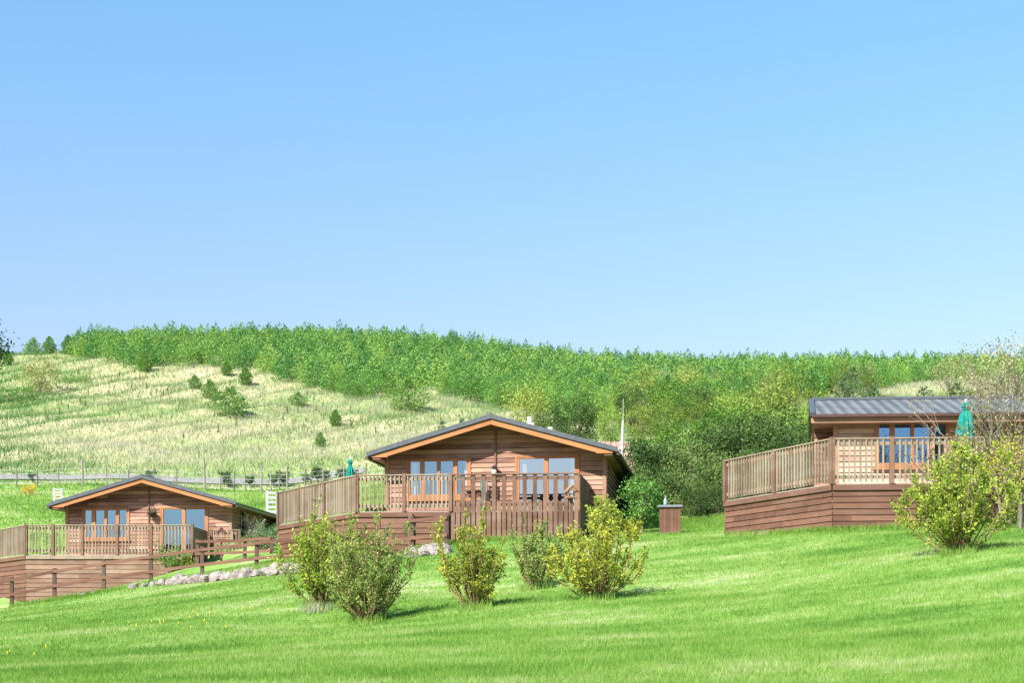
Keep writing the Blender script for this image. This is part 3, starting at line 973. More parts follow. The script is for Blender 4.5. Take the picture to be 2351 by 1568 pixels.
    f.poly([(ex + .05, -.024, ez - .215), (-0.024, -.024, ez - .215), (ax - .03, Wd, ez - .215), (ex + .6, Wd + .4, ez - .215)])
    f.build('soffit', M['midwood'], t)
    c = MB()
    c.box((0.035, -0.035, 0.2), (0.06, 0.022, 1.75), tone=0.8)
    c.build('corner_board', M['midwood'], t)
    lantern(t, lx3(2286), lz3(1000, 2286))


# ------------------------------------------------------------------ decks
def decks():
    # middle deck
    base = Vector((-4.62, 42.4, gz(-4.62, 42.4)))
    z = 3.57 - base.z
    pk, pl, pr = (0, 0), (-3.22, 5.3), (6.58, -0.6)
    wv = (0.148, 0.989)
    prb = (pr[0] + wv[0] * 3.1, pr[1] + wv[1] * 3.1)
    t = deck('timber_deck', 'wide raised deck of the middle lodge, balusters left and tall brown boards right', base, [pl, pk, pr, prb, (0.55, 3.95), (-1.0, 8.5), (-2.8, 8.2)], z)
    u = Vector((pr[0], pr[1])); L = u.length; u.normalize()
    fb = lambda px: ((px - 819.5) / (1328 - 819.5))
    split = fb(1036)
    mid = (pr[0] * split, pr[1] * split)
    railing(t, (pl, pk), z, 1.08, 0.125, posts=[0.008, 0.31, 0.62, 1.0])
    railing(t, (pk, mid), z, 1.08, 0.127, posts=[0.0, (929 - 819.5) / (1036 - 819.5), 1.0])
    mb = MB()
    a, b = Vector((*mid, z + 1.08)), Vector((*pr, z + 1.08))
    mb.beam(a, b, 0.06, 0.018, 0.5)
    r = mb.build('board_screen', M['post'], t)
    n = Vector((u.y, -u.x, 0)); u3 = Vector((u.x, u.y, 0))
    Ls = (b - a).length
    lo = MB()
    for zz in (-0.12, -0.9, -1.5):
        lo.beam(a + Vector((0, 0, zz)) - n * 0.03, b + Vector((0, 0, zz)) - n * 0.03, 0.02, 0.045, 0.3)
    lo.build('screen_rail', M['post'], r)
    k = 13
    for i in range(k):
        x = 0.07 + (Ls - 0.14) * i / (k - 1)
        q = MB()
        c = a + u3 * x + n * 0.012
        bot = 2.0 + random.uniform(-0.05, 0.06)
        q.box(c + Vector((0, 0, -0.02 - bot / 2)), (0.062 + random.uniform(-.004, .004), 0.011, bot / 2), u3, tone=random.random())
        q.build('tall_board', M['board'], r, bevel=0.003)
        if i < k - 1:
            q = MB()
            c = a + u3 * (x + (Ls - .14) / (k - 1) / 2) + n * (0.012 if i % 3 else 0.014)
            top = 0.80 + random.uniform(-0.012, 0.012)
            q.box(c + Vector((0, 0, -top - (2.0 - top) / 2)), (0.066, 0.010, (2.0 - top) / 2), u3, tone=random.random())
            q.build('short_board', M['board'], r, bevel=0.003)
    # close-boarded screen at the right end
    sb = MB()
    w3 = Vector((wv[0], wv[1], 0))
    e0 = Vector((*pr, z)) + u3 * 0.03
    for i in range(24):
        c = e0 + w3 * (0.08 + 0.126 * i)
        sb.box(c + Vector((0, 0, 0.04)), (0.061, 0.011, 1.03), w3, tone=random.random() * 0.6)
    sb.build('end_screen', M['board'], t)
    for (p, q, s) in ((pl, pk, 11), (pk, mid, 12)):
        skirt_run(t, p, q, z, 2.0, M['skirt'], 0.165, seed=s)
    for px in (945, 1027):
        f = fb(px)
        p = MB()
        p.box(Vector((pr[0] * f, pr[1] * f, z - 0.62)) + n * 0.09, (0.06, 0.05, 0.55), u3, tone=0.7)
        p.build('skirting_post', M['post'], t, bevel=0.004)
    garden = []
    # furniture on the deck (each its own thing)
    def loc(px, d):
        return Vector(((px - HX) / F * d, d, 3.575))
    for i, (px, d, rz) in enumerate(((853, 45.0, 0.3), (872, 44.9, -0.2))):
        lab = ('low dark rattan stool behind the balusters, the left one of the pair', 'low dark rattan stool behind the balusters, the right one of the pair')[i]
        t2 = thing('rattan_stool', lab, 'stool', loc(px, d), rz, 'rattan stools on the middle deck')
        m = MB()
        for sx in (-1, 1):
            for sy in (-1, 1):
                m2 = MB(); m2.box((sx * .15, sy * .15, .13), (.02, .02, .13)); m2.build('leg', M['rattan'], t2)
        m.prism([(-.19, -.19, .26), (.19, -.19, .26), (.19, .19, .26), (-.19, .19, .26)], (0, 0, .13)); m.build('seat', M['rattan'], t2, bevel=0.02)
    for i, (px, d, rz) in enumerate(((1082, 44.0, 2.4), (1122, 44.3, -2.3))):
        lab = ('dark slatted garden chair behind the boards, nearer the window', 'dark slatted garden chair behind the boards, nearer the wall lantern')[i]
        t2 = thing('garden_chair', lab, 'chair', loc(px, d), rz, 'garden chairs on the middle deck')
        for sx in (-1, 1):
            for sy in (-1, 1):
                m2 = MB(); m2.box((sx * .22, sy * .22, .22 if sy < 0 else .47), (.022, .022, .22 if sy < 0 else .47)); m2.build('leg', M['darkwood'], t2)
        m = MB()
        for k2 in range(5):
            m.box((0, -.2 + .1 * k2, .45), (.25, .042, .012))
        m.build('seat', M['darkwood'], t2)
        m = MB()
        for k2 in range(4):
            m.box((0, .235, .58 + .1 * k2), (.2, .011, .035))
        m.build('backrest', M['darkwood'], t2)
        for sx in (-1, 1):
            m = MB(); m.box((sx * .235, 0, .655), (.028, .25, .013)); m.build('armrest', M['darkwood'], t2)
    t2 = thing('garden_table', 'dark round garden table between two chairs on the deck', 'table', loc(1101, 43.6))
    m = MB(); m.lathe((0, 0, .70), [(.42, 0), (.44, .015), (.42, .035)], 20); m.build('tabletop', M['darkwood'], t2)
    for k2 in range(4):
        m = MB(); a4 = k2 * math.pi / 2 + .6
        m.beam((.3 * math.cos(a4), .3 * math.sin(a4), 0), (.22 * math.cos(a4), .22 * math.sin(a4), .69), .022, .022, up=(0.3, 0.9, 0.2)); m.build('leg', M['darkwood'], t2)
    t2 = thing('folded_chair', 'pale green folded canvas chair standing upright behind the brown boards', 'chair', loc(1111, 42.6), 0.3)
    m = MB(); m.box((0, 0, .48), (.09, .03, .42)); m.build('canvas', M['laurel'] if False else M['bottle'], t2, bevel=0.01)
    for sx in (-1, 1):
        m = MB(); m.beam((sx * .1, -.05, 0), (sx * .1, .04, .95), .012, .012, up=(1, 0, 0)); m.build('frame_leg', M['canvas'], t2)

    # left deck
    bx = (60 - HX) / F * 53
    base = Vector((bx, 53, gz(bx, 53)))
    z = 2.86 - base.z
    W = (441 - 60) / F * 53
    k, r_, lft = (0, 0), (W, 0), (-3.6, 4.9)
    rb = (W, 2.6)
    x2 = (551 - HX) / F * 55.6 - bx
    t = deck('timber_deck', 'low left-hand deck with pale balusters and brown boarded base below the small lodge', base, [lft, k, r_, rb, (x2, 2.6), (x2, 5.2), (-3.2, 6.2)], z)
    railing(t, (lft, k), z, 1.1, 0.125, posts=[0.0, 0.45, 1.0])
    f = lambda px: (px - 60) / (441 - 60)
    railing(t, (k, r_), z, 1.1, 0.122, posts=[0.0, f(122), f(189), f(269), f(347), 1.0])
    s = MB()
    for i in range(19):
        s.box(Vector((W + .03, 0.1 + i * .132, z + 0.49)), (.064, .011, .56), (0, 1, 0), tone=random.random())
    s.build('end_screen', M['board'], t)
    railing(t, ((W + .12, 2.6), (x2, 2.6)), z, 1.1, 0.135, posts=[0.04, 0.98])
    for (p, q, sd) in ((lft, k, 21), (k, r_, 22), (r_, rb, 23), (rb, (x2, 2.6), 24)):
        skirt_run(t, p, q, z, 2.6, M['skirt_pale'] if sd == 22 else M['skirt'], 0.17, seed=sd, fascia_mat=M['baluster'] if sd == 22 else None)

    # right deck
    base = Vector((7.82, 34.7, gz(7.82, 34.7)))
    z = 3.61 - base.z
    k, a, r_ = (0, 0), (-1.95, 4.55), (5.9, -0.41)
    t = deck('timber_deck', 'right-hand deck on a tall brown boarded base, its pale balusters meeting at a blunt corner', base, [a, k, r_, (6.1, 3.6), (0.95, 3.6), (0.6, 7.0)], z)
    railing(t, (a, k), z, 1.09, 0.128, posts=[0.01, 0.5, 1.0])
    g = lambda px: ((px - HX) / F * 34.5 - 7.82) / 5.9
    railing(t, (k, r_), z, 1.09, 0.132, posts=[0.0, g(2049), g(2190), g(2330), 1.0])
    skirt_run(t, a, k, z, 2.0, M['skirt'], 0.152, seed=31, fascia_mat=M['darkwood'])  # dark fascia colours in the shadow line below the deck edge
    skirt_run(t, k, r_, z, 2.0, M['skirt'], 0.152, seed=32, fascia_mat=M['darkwood'])  # same painted shadow line along the front run


# ------------------------------------------------------------------ fences and small things
def post_rail(name, label, pts, ph, rails, group=None, pw=0.062, mat='post'):
    """pts: (px, d, py_top) of posts; rails: heights below post top"""
    P0 = [P(px, py, d) for px, d, py in pts]
    t = thing(name, label, 'fence', (P0[0].x, P0[0].y, gz(P0[0].x, P0[0].y)), 0, group)
    b = Vector(t.location)
    for p in P0:
        g = gz(p.x, p.y)
        m = MB()
        m.box(Vector((p.x, p.y, (p.z + g - 0.35) / 2)) - b, (pw, pw * .8, (p.z - g + 0.35) / 2), (1, 0.05, 0), tone=random.uniform(.2, .8))
        m.build('post', M['rail_post'], t, bevel=0.006)
    for a, c in zip(P0, P0[1:]):
        for h in rails:
            m = MB()
            u = (c - a).normalized()
            o = Vector((0, 0, -h)) + Vector((u.y, -u.x, 0)).normalized() * (pw + .012)
            o2 = o + Vector((0, 0, random.uniform(-.03, .02)))
            m.beam(a + o - b - u * .04, c + o2 - b + u * .04, 0.016, 0.052, random.random())
            m.build('rail', M['rail'], t, bevel=0.004)
    return t


def bird_table(label, px, d, py_apex, py_tray, wroof, gr, roofmat):
    top = P(px, py_apex, d)
    g = gz(top.x, d)
    t = thing('bird_table', label, 'bird table', (top.x, d, g), 0.25, gr)
    ht = (HY - py_tray) / F * d - g
    hz = top.z - g
    m = MB(); m.box((0, 0, (ht - .35) / 2), (.04, .04, (ht + .35) / 2)); m.build('post', M['post'], t)
    m = MB(); m.box((0, 0, ht), (wroof * .42, wroof * .42, .02)); m.build('tray', M['midwood'], t, bevel=.004)
    for sx in (-1, 1):
        for sy in (-1, 1):
            m = MB(); m.box((sx * wroof * .3, sy * wroof * .3, (ht + hz - .14) / 2 + .01), (.016, .016, (hz - .14 - ht) / 2)); m.build('upright', M['midwood'], t)
    m = MB()
    h = wroof / 2
    rz_ = min(.22, (hz - ht) * .5)
    for sg in (-1, 1):
        m.prism([(0, -h * .9, hz), (sg * h, -h * .9, hz - rz_), (sg * h, -h * .9, hz - rz_ - .025), (0, -h * .9, hz - .03)][::sg], (0, h * 1.8, 0))
    m.prism([(-h * .75, -h * .8, hz - rz_ - .0), (h * .75, -h * .8, hz - rz_), (0, -h * .8, hz - .035)], (0, .02, 0))
    m.build('roof', M[roofmat], t)
    return t


def parasol(label, px, d, py_top, base_z, hgt, w):
    x = (px - HX) / F * d
    t = thing('garden_parasol', label, 'parasol', (x, d, base_z), 0, 'closed green parasols on the decks')
    m = MB(); m.lathe((0, 0, 0), [(.25, 0), (.25, .05), (.06, .08), (.04, .3)], 14); m.build('base', M['black'], t)
    m = MB(); m.tube([(0, 0, .05), (0, 0, hgt)], .02, 8); m.lathe((0, 0, hgt), [(.02, 0), (.03, .03), (.01, .07)], 8); m.build('pole', M['white'], t)
    n = 20
    m = MB()
    prof = [(0.45, .55), (0.62, .95), (0.7, .85), (.84, .62), (.9, .34), (.925, .30), (.94, .5), (.97, .42), (1.0, .06)]
    rings = []
    for fz, fr in prof:
        rings.append(len(m.v))
        for q in range(n):
            a = 2 * math.pi * q / n
            r = w / 2 * fr * (1 + (.22 if q % 2 else -.18) + .08 * math.sin(q * 2.3 + fz * 9))
            m.v.append((r * math.cos(a), r * math.sin(a), hgt * fz - (0.06 if fz == .45 and q % 2 else 0)))
    for a, b in zip(rings, rings[1:]):
        for q in range(n):
            m.f.append((a + q, a + (q + 1) % n, b + (q + 1) % n, b + q)); m.t.append(.5)
    m.build('canopy', M['canvas'], t)
    m = MB(); m.lathe((0, 0, hgt * .905), [(w * .19, 0), (w * .2, .02), (w * .19, .04)], 14); m.build('tie_strap', M['canvas_dark'], t)


def rocks():
    labs = ['pale grey boulder at the top right end of the stone edging', 'grey boulder with a dark cleft in the stone edging under the fence']
    base = []
    for k in range(6):
        R = random.Random(40 + k)
        bm_v = []
        m = MB()
        # an irregular block: subdivided box pushed about
        me = bpy.data.meshes.new('boulder')
        import bmesh
        bm = bmesh.new()
        bmesh.ops.create_cube(bm, size=1.0)
        bmesh.ops.subdivide_edges(bm, edges=bm.edges[:], cuts=3, use_grid_fill=True)
        ph = [R.uniform(0, 6.28) for _ in range(6)]
        pl = [(Vector((R.uniform(-1, 1), R.uniform(-1, 1), R.uniform(-.3, 1))).normalized(), R.uniform(.34, .5)) for _ in range(9)]
        for v in bm.verts:
            c = v.co.copy()
            c = c.lerp(c.normalized() * .62, .55)
            for nn, dd in pl:
                ex = c.dot(nn) - dd
                if ex > 0:
                    c -= nn * ex * .9
            c += Vector((math.sin(c.y * 9 + ph[0]), math.sin(c.z * 8 + ph[1]), math.sin(c.x * 9 + ph[2]))) * .025
            v.co = c
        bm.to_mesh(me); bm.free()
        at = me.attributes.new('tone', 'FLOAT', 'FACE')
        me.materials.append(M['stone'])
        base.append(me)
    # px, py of base along the edge of the lawn
    line = [(306, 1353, 46.6), (330, 1350, 46.5), (352, 1347, 46.4), (372, 1344, 46.2), (392, 1342, 46.0), (412, 1340, 45.8), (433, 1338, 45.6), (452, 1337, 45.3), (474, 1335.5, 45.0),
            (497, 1334, 44.8), (520, 1332, 44.6), (545, 1330, 44.3), (568, 1327, 44.0), (590, 1325, 43.8), (614, 1322.5, 43.4), (638, 1320, 43.0), (660, 1318, 42.6), (682, 1315, 42.2), (704, 1312, 41.8),
            (950, 1281, 39.0), (968, 1279, 38.9), (985, 1276, 38.8), (1003, 1274, 38.7), (1020, 1272, 38.6), (215, 1368, 47.4), (193, 1371, 47.5)]
    n = len(line)
    for i, (px, py, d) in enumerate(line):
        big = random.uniform(.34, .5) if i > 4 else random.uniform(.2, .3)
        if px > 900:
            big = random.uniform(.34, .46)
        if px < 250:
            big = .16
        o = bpy.data.objects.new('boulder', base[i % 6]); COL.objects.link(o)
        x = (px - HX) / F * d
        o.location = (x, d, gz(x, d) + big * .25)
        o.scale = (big * random.uniform(1.0, 1.25), big * random.uniform(.9, 1.1), big * random.uniform(.7, .95) * (1.1 if i > 8 else 1))
        o.rotation_euler = (random.uniform(-.25, .25), random.uniform(-.25, .25), random.uniform(0, 6.28))
        tag(o, 'rough pinkish-grey boulder in the stone edging between lawn and rail fence', 'boulder', 'boulders edging the lawn')
        if i == 0:
            tag(o, 'small dark boulder starting the left end of the continuous row of stones', 'boulder', 'boulders edging the lawn')
        elif px > 900:
            tag(o, 'pale boulder in the short stone row between the middle deck and the bushes', 'boulder', 'boulders edging the lawn')
        elif px < 250:
            tag(o, 'fist-sized stone in the grass below the lowest fence posts', 'boulder', 'boulders edging the lawn')
    return


def fences():
    post_rail('rail_fence', 'long brown two-rail timber fence climbing past the left deck above the boulders',
              [(-75, 49.4, 1346), (27, 49.0, 1325), (125, 48.8, 1305), (238, 48.4, 1286), (346, 48.1, 1272), (464, 47.6, 1255), (589, 46.9, 1240), (716, 44.4, 1224), (836, 41.7, 1200), (945, 41.0, 1187), (1025, 40.75, 1179)],
              1.2, (0.12, 0.62))
    post_rail('rail_fence', 'short brown rail fence behind the long one, running beside the bird table', [(453, 51.9, 1238), (562, 51.0, 1234), (623, 50.2, 1229)], 1.0, (0.1, 0.55, 0.95))
    # stock fence along the foot of the hill
    xs = [(-40, 1.2), (38, 1.15), (86, .9), (135, 1.1), (190, 1.55), (245, 1.1), (296, 1.0), (352, 1.1), (405, 1.2), (470, 1.75), (505, .9), (537, 1.2), (562, 1.2), (600, 1.6), (622, 1.3), (641, 1.3), (660, 1.5), (700, 1.2), (742, 1.2), (790, 1.2), (840, 1.2), (890, 1.2)]
    b = G(400, 83)
    t = thing('stock_fence', 'thin wire stock fence on grey stakes along the foot of the pale hill', 'fence', b)
    tops = []
    for px, h in xs:
        g = G(px, 83.0 if px < 650 else 82.0)
        m = MB()
        r = .07 if h > 1.4 else .045
        m.tube([g - b - Vector((0, 0, .3)), g - b + Vector((random.uniform(-.04, .04), 0, h))], [r, r * .9], 6, random.random())
        m.build('stake', M['fpost'], t)
        tops.append((g - b, h))
    for z in (.25, .5, .75, 1.0):
        m = MB()
        m.tube([p + Vector((0, 0, min(z, h * .96))) for p, h in tops], .008, 4)
        m.build('wire', M['wire'], t)
    m = MB()
    g = G(600, 83) - b
    m.beam(g + Vector((-.62, 0, 1.25)), g + Vector((0, 0, .75)), .04, .04); m.build('brace', M['fpost'], t)

    # white slatted things
    def slats(label, px0, px1, py0, py1, d, n, nm, grp):
        a, c = P(px0, py1, d), P(px1, py0, d)
        w = c.x - a.x; h = c.z - a.z
        t = thing(nm, label, 'gate', (a.x + w / 2, d, a.z), 0.35, grp)
        for sx in (-1, 1):
            m = MB(); m.box((sx * w / 2, 0, h / 2 - .25), (.05, .05, h / 2 + .25)); m.build('post', M['polepaint'], t, bevel=.005)
        for i in range(n):
            zz = h * (i + .5) / n
            m = MB(); m.box((0, -.03, zz), (w / 2 + .04, .02, h / n * .24)); m.build('bar', M['polepaint'], t, bevel=.004)
            m = MB(); m.box((w / 2 - .02 + .0, .35, zz), (.02, .32, h / n * .24)); m.build('side_bar', M['polepaint'], t)
        m = MB(); m.box((w / 2, .68, h / 2 - .25), (.05, .05, h / 2 + .25)); m.build('back_post', M['polepaint'], t)
        g = gz(a.x + w / 2, d)
        t['ground'] = g
    slats('tall white slatted gate standing beyond the left end of the middle deck', 613, 642, 1127, 1192, 66, 6, 'slatted_gate', 'white slatted gates')
    slats('small white slatted gate behind the left lodge roof under an orange gorse bush', 124, 142, 1121, 1155, 76, 5, 'slatted_gate', 'white slatted gates')


def small_things():
    bird_table('pale-roofed bird table on a post before the right end of the middle deck', 1311, 41.0, 1114, 1143, .38, 'bird tables by the decks', 'midwood')
    bird_table('brown bird table on a thick post behind the rail fence, right of the left deck', 508, 52.3, 1211, 1238, .40, 'bird tables by the decks', 'darkwood')
    parasol('closed dark green parasol on the far side of the middle deck', 803.5, 46.8, 1053, 3.57, 5.7 - 3.57 - .02, .30)
    parasol('closed bright green parasol before the right lodge roof', 2216, 36.8, 920, 3.61, 5.95 - 3.61, .42)
    # cabinet with bottle
    d = 42.3
    c = P(1538, 1223, d)
    t = thing('gas_cabinet', 'brown boarded cabinet with a grey lid beside the bushes right of the middle lodge', 'cabinet', (c.x, d, gz(c.x, d)), -.12)
    g = t.location.z
    top = (HY - 1167) / F * d - g
    m = MB()
    for i in range(6):
        x = -.26 + .104 * i
        m.box((x, -.25, top / 2 - .1), (.049, .011, top / 2 + .1), tone=random.random() * .7)
    for i in range(5):
        for sx in (-1, 1):
            m.box((sx * .3, -.2 + .1 * i, top / 2 - .1), (.048, .011, top / 2 + .1), (0, 1, 0), tone=random.random() * .5)
    m.box((0, .26, top / 2 - .1), (.3, .012, top / 2 + .1))
    m.build('boarded_body', M['skirt'], t)
    m = MB(); m.prism([(-.36, -.32, top), (.36, -.32, top), (.36, .32, top + .05), (-.36, .32, top + .05)], (0, 0, .07)); m.build('lid', M['lid'], t, bevel=.01)
    b = P(1527, 1158, d - .1)
    m = MB(); m.lathe((0, 0, 0), [(.05, 0), (.055, .02), (.055, .13), (.02, .19), (.016, .27), (.02, .28)], 10)
    o = m.build('glass_jar', M['bottle'], smooth=True); o.location = (b.x, b.y, g + top + .085); tag(o, 'pale green glass jar standing on the grey cabinet lid', 'jar')
    # white pole
    d = 56
    p = P(1428, 1045, d); g = gz(p.x, d)
    t = thing('white_pole', 'white pole with a thin rod on top, standing in the hedge behind the middle lodge', 'pole', (p.x, d, g))
    zt = P(1429, 966, d).z - g; zr = P(1429.5, 915, d).z - g
    m = MB(); m.tube([(0, 0, -.3), (0, 0, zt * .75), (0.03, 0, zt)], [.075, .062, .04], 8); m.build('shaft', M['polepaint'], t)
    m = MB(); m.tube([(0.03, 0, zt - .1), (.04, 0, zr)], [.016, .009], 5); m.build('rod', M['wire'], t)
    # cottage behind
    d = 60
    x0, x1 = (1180 - HX) / F * d, (1450 - HX) / F * d
    zr = (HY - 1004) / F * d
    g = gz((x0 + x1) / 2, d)
    t = thing('cottage', 'low white cottage with pink tiled roof and pale chimneys behind the middle lodge', 'cottage', ((x0 + x1) / 2, d + 2.2, g))
    w = (x1 - x0) / 2; zr -= g
    ze = zr - 1.3
    m = MB()
    m.prism([(-w, -2.2, -.5), (-w, 2.2, -.5), (-w, 2.2, ze), (-w, 0, zr - .12), (-w, -2.2, ze)], (2 * w, 0, 0)); m.build('wall', M['render'], t)
    m = MB()
    for sg in (-1, 1):
        m.prism([(-w - .15, 0, zr), (-w - .15, sg * 2.5, ze - .17), (-w - .15, sg * 2.5, ze - .09), (-w - .15, 0, zr + .1)][::sg], (2 * w + .3, 0, 0))
    roof = m.build('roof', M['pantile'], t)
    m = MB()
    nt = int(2 * w / .22)
    for i in range(nt):
        x = -w + 2 * w * (i + .5) / nt
        m.tube([(x, -2.5, ze - .1), (x, -.02, zr + .09)], .055, 5)
    m.build('pantile_ridge', M['pantile'], roof)
    for px, sc in ((1215, 1.0), (1263, .8)):
        cx = (px - HX) / F * (d + 2.2) - (x0 + x1) / 2
        top = (HY - (958 if px < 1250 else 981)) / F * (d + 2.2) - g
        m = MB()
        m.hexa([(cx - .3, -.25, zr - .5), (cx + .3, -.25, zr - .5), (cx + .3, .25, zr - .5), (cx - .3, .25, zr - .5)],
               [(cx - .2, -.18, top - .28), (cx + .2, -.18, top - .28), (cx + .2, .18, top - .28), (cx - .2, .18, top - .28)])
        ch = m.build('chimney', M['render'], roof, bevel=.02)
        m = MB(); m.lathe((cx, 0, top - .3), [(.11, 0), (.12, .04), (.10, .08), (.095, .24), (.12, .27), (.11, .30)], 10); m.build('chimney_pot', M['render'], roof)


# ------------------------------------------------------------------ plants
def leaf_mesh(name, centres, ln, wd, tone=None, dirs=None, jitter=0.35, rnd=None, up=0.3):
    """many small rhombic leaves. centres (n,3); dirs: preferred direction of each leaf (n,3) or None"""
    n = len(centres)
    if dirs is None:
        a = RNG.normal(size=(n, 3)); a[:, 2] += up
    else:
        a = dirs + RNG.normal(size=(n, 3)) * jitter
    a /= np.linalg.norm(a, axis=1, keepdims=True) + 1e-9
    b = np.cross(a, RNG.normal(size=(n, 3)))
    b /= np.linalg.norm(b, axis=1, keepdims=True) + 1e-9
    L = ln * RNG.uniform(0.65, 1.3, (n, 1)); W = wd * RNG.uniform(0.7, 1.25, (n, 1))
    c = np.asarray(centres)
    V = np.empty((n, 4, 3))
    V[:, 0] = c - a * L * .5
    V[:, 1] = c + b * W * .5
    V[:, 2] = c + a * L * .5
    V[:, 3] = c - b * W * .5
    if tone is None:
        tone = np.clip(RNG.normal(.5, .22, n), 0, 1)
    return np_mesh(name, V.reshape(-1, 3), np.arange(4 * n).reshape(n, 4), tone, rnd)


def conifer_arrays(h, r, nl=900, seed=0, soft=0.5):
    R = np.random.default_rng(seed)
    lv = int(8 + h * 1.3)
    pts, dr, tn = [], [], []
    tt = (np.arange(lv) + .3) / lv
    prof = np.minimum(1.0, (1 - tt) * 1.9) ** .8 * np.minimum(1, .72 + tt * 1.2)
    wts = (prof + .12) / (prof + .12).sum()
    for i, t in enumerate(tt):
        z = h * (.04 + .94 * t)
        rr = r * prof[i] * R.uniform(.8, 1.15)
        nb = max(4, int(8 * prof[i] + 3))
        k = max(10, int(nl * wts[i]))
        az = R.uniform(0, 2 * np.pi) + np.arange(nb) * 2 * np.pi / nb + R.normal(0, .25, nb)
        bl = R.uniform(.7, 1.2, nb)
        j = R.integers(0, nb, k)
        f = R.random(k) ** .5
        rad = rr * bl[j] * f
        a = az[j] + R.normal(0, .2, k) / (f + .3)
        x = np.stack([rad * np.cos(a), rad * np.sin(a), z + .10 * f * rr + R.normal(0, .08 + .03 * h / 5, k)], 1)
        pts.append(x)
        dr.append(np.stack([np.cos(a), np.sin(a), np.full(k, .55)], 1))
        tn.append(np.clip(.34 + .26 * f + R.normal(0, .13, k) + R.normal(0, .06), 0, 1))
    k = 6
    pts.append(np.stack([R.normal(0, .03, k), R.normal(0, .03, k), h * R.uniform(.9, 1.06, k)], 1)); dr.append(np.tile([0, 0, 1.0], (k, 1))); tn.append(np.full(k, .6))
    return np.concatenate(pts), np.concatenate(dr), np.concatenate(tn)


def conifer_proto(h, r, mat, seed, nl=900, ls=.3):
    p, d, t = conifer_arrays(h, r, nl, seed)
    crown = leaf_mesh('crown', p, ls, ls * .36, t, d, .5)
    crown.materials.append(mat)
    mb = MB(); mb.tube([(0, 0, -.4), (0, 0, h * .5), (0, 0, h * .95)], [.035 * h * .5, .02 * h * .5, .006], 5)
    tr = mesh_of(mb, M['bark'])
    return crown, tr


def mesh_of(mb, mat):
    o = mb.build('trunk', mat)
    me = o.data
    bpy.data.objects.remove(o)
    return me


def plant(name, label, cat, loc, parts, rz=0.0, sc=1.0, group=None, scz=None):
    t = thing(name, label, cat, loc, rz, group)
    t.scale = (sc, sc, scz or sc)
    for nm, me in parts:
        o = bpy.data.objects.new(nm, me); COL.objects.link(o); o.parent = t
    return t


def broad_proto(h, w, seed, mat, nleaf=2600, ls=.17, nclump=26, trunk=True, low=.12, dens=.125, flat=1.0):
    R = np.random.default_rng(seed)
    # clump centres spread through an uneven crown
    cs = []
    lob = R.normal(0, 1, (5, 3)); lob /= np.linalg.norm(lob, axis=1, keepdims=True)
    while len(cs) < nclump:
        v = R.normal(size=3); v /= np.linalg.norm(v)
        rad = (.35 + .65 * R.random() ** .5) * (1 + .22 * max(lob @ v))
        c = np.array([v[0] * w / 2, v[1] * w / 2, v[2] * h * (1 - low) / 2 * flat]) * rad * .86
        c[2] += h * (low + (1 - low) / 2)
        if c[2] > h * low * .6:
            cs.append(c)
    cs = np.array(cs)
    j = R.integers(0, nclump, nleaf)
    sz = R.uniform(.7, 1.35, nclump) * dens * (w + h) / 2
    p = cs[j] + R.normal(size=(nleaf, 3)) * sz[j][:, None] * [.8, .8, .62]
    p[:, 2] = np.maximum(p[:, 2], .05)
    ct = R.normal(0, .17, nclump)
    rel = np.linalg.norm((p - [0, 0, h * .5]) / [w / 2, w / 2, h / 2], axis=1)
    tone = np.clip(.47 + ct[j] + R.normal(0, .16, nleaf), 0, 1)
    crown = leaf_mesh('crown', p, ls, ls * .55, tone)
    crown.materials.append(mat)
    parts = [('crown', crown)]
    mb = MB()
    ht = h * (low + .25)
    mb.tube([(0, 0, -.4), (R.normal(0, .05), R.normal(0, .05), ht * .6), (R.normal(0, .1), R.normal(0, .1), ht)], [.03 * h ** .9 + .02, .024 * h ** .9, .018 * h ** .9], 6)
    for c in cs[::2]:
        m = np.array([0, 0, ht * R.uniform(.5, 1)])
        mid = m * .5 + c * .5 + R.normal(0, .06, 3) * h * .4 + [0, 0, .04 * h]
        mb.tube([m, mid, c], [.014 * h ** .9, .009 * h ** .9, .004], 4, cap=False)
    parts.append(('trunk', mesh_of(mb, M['bark'])))
    return parts


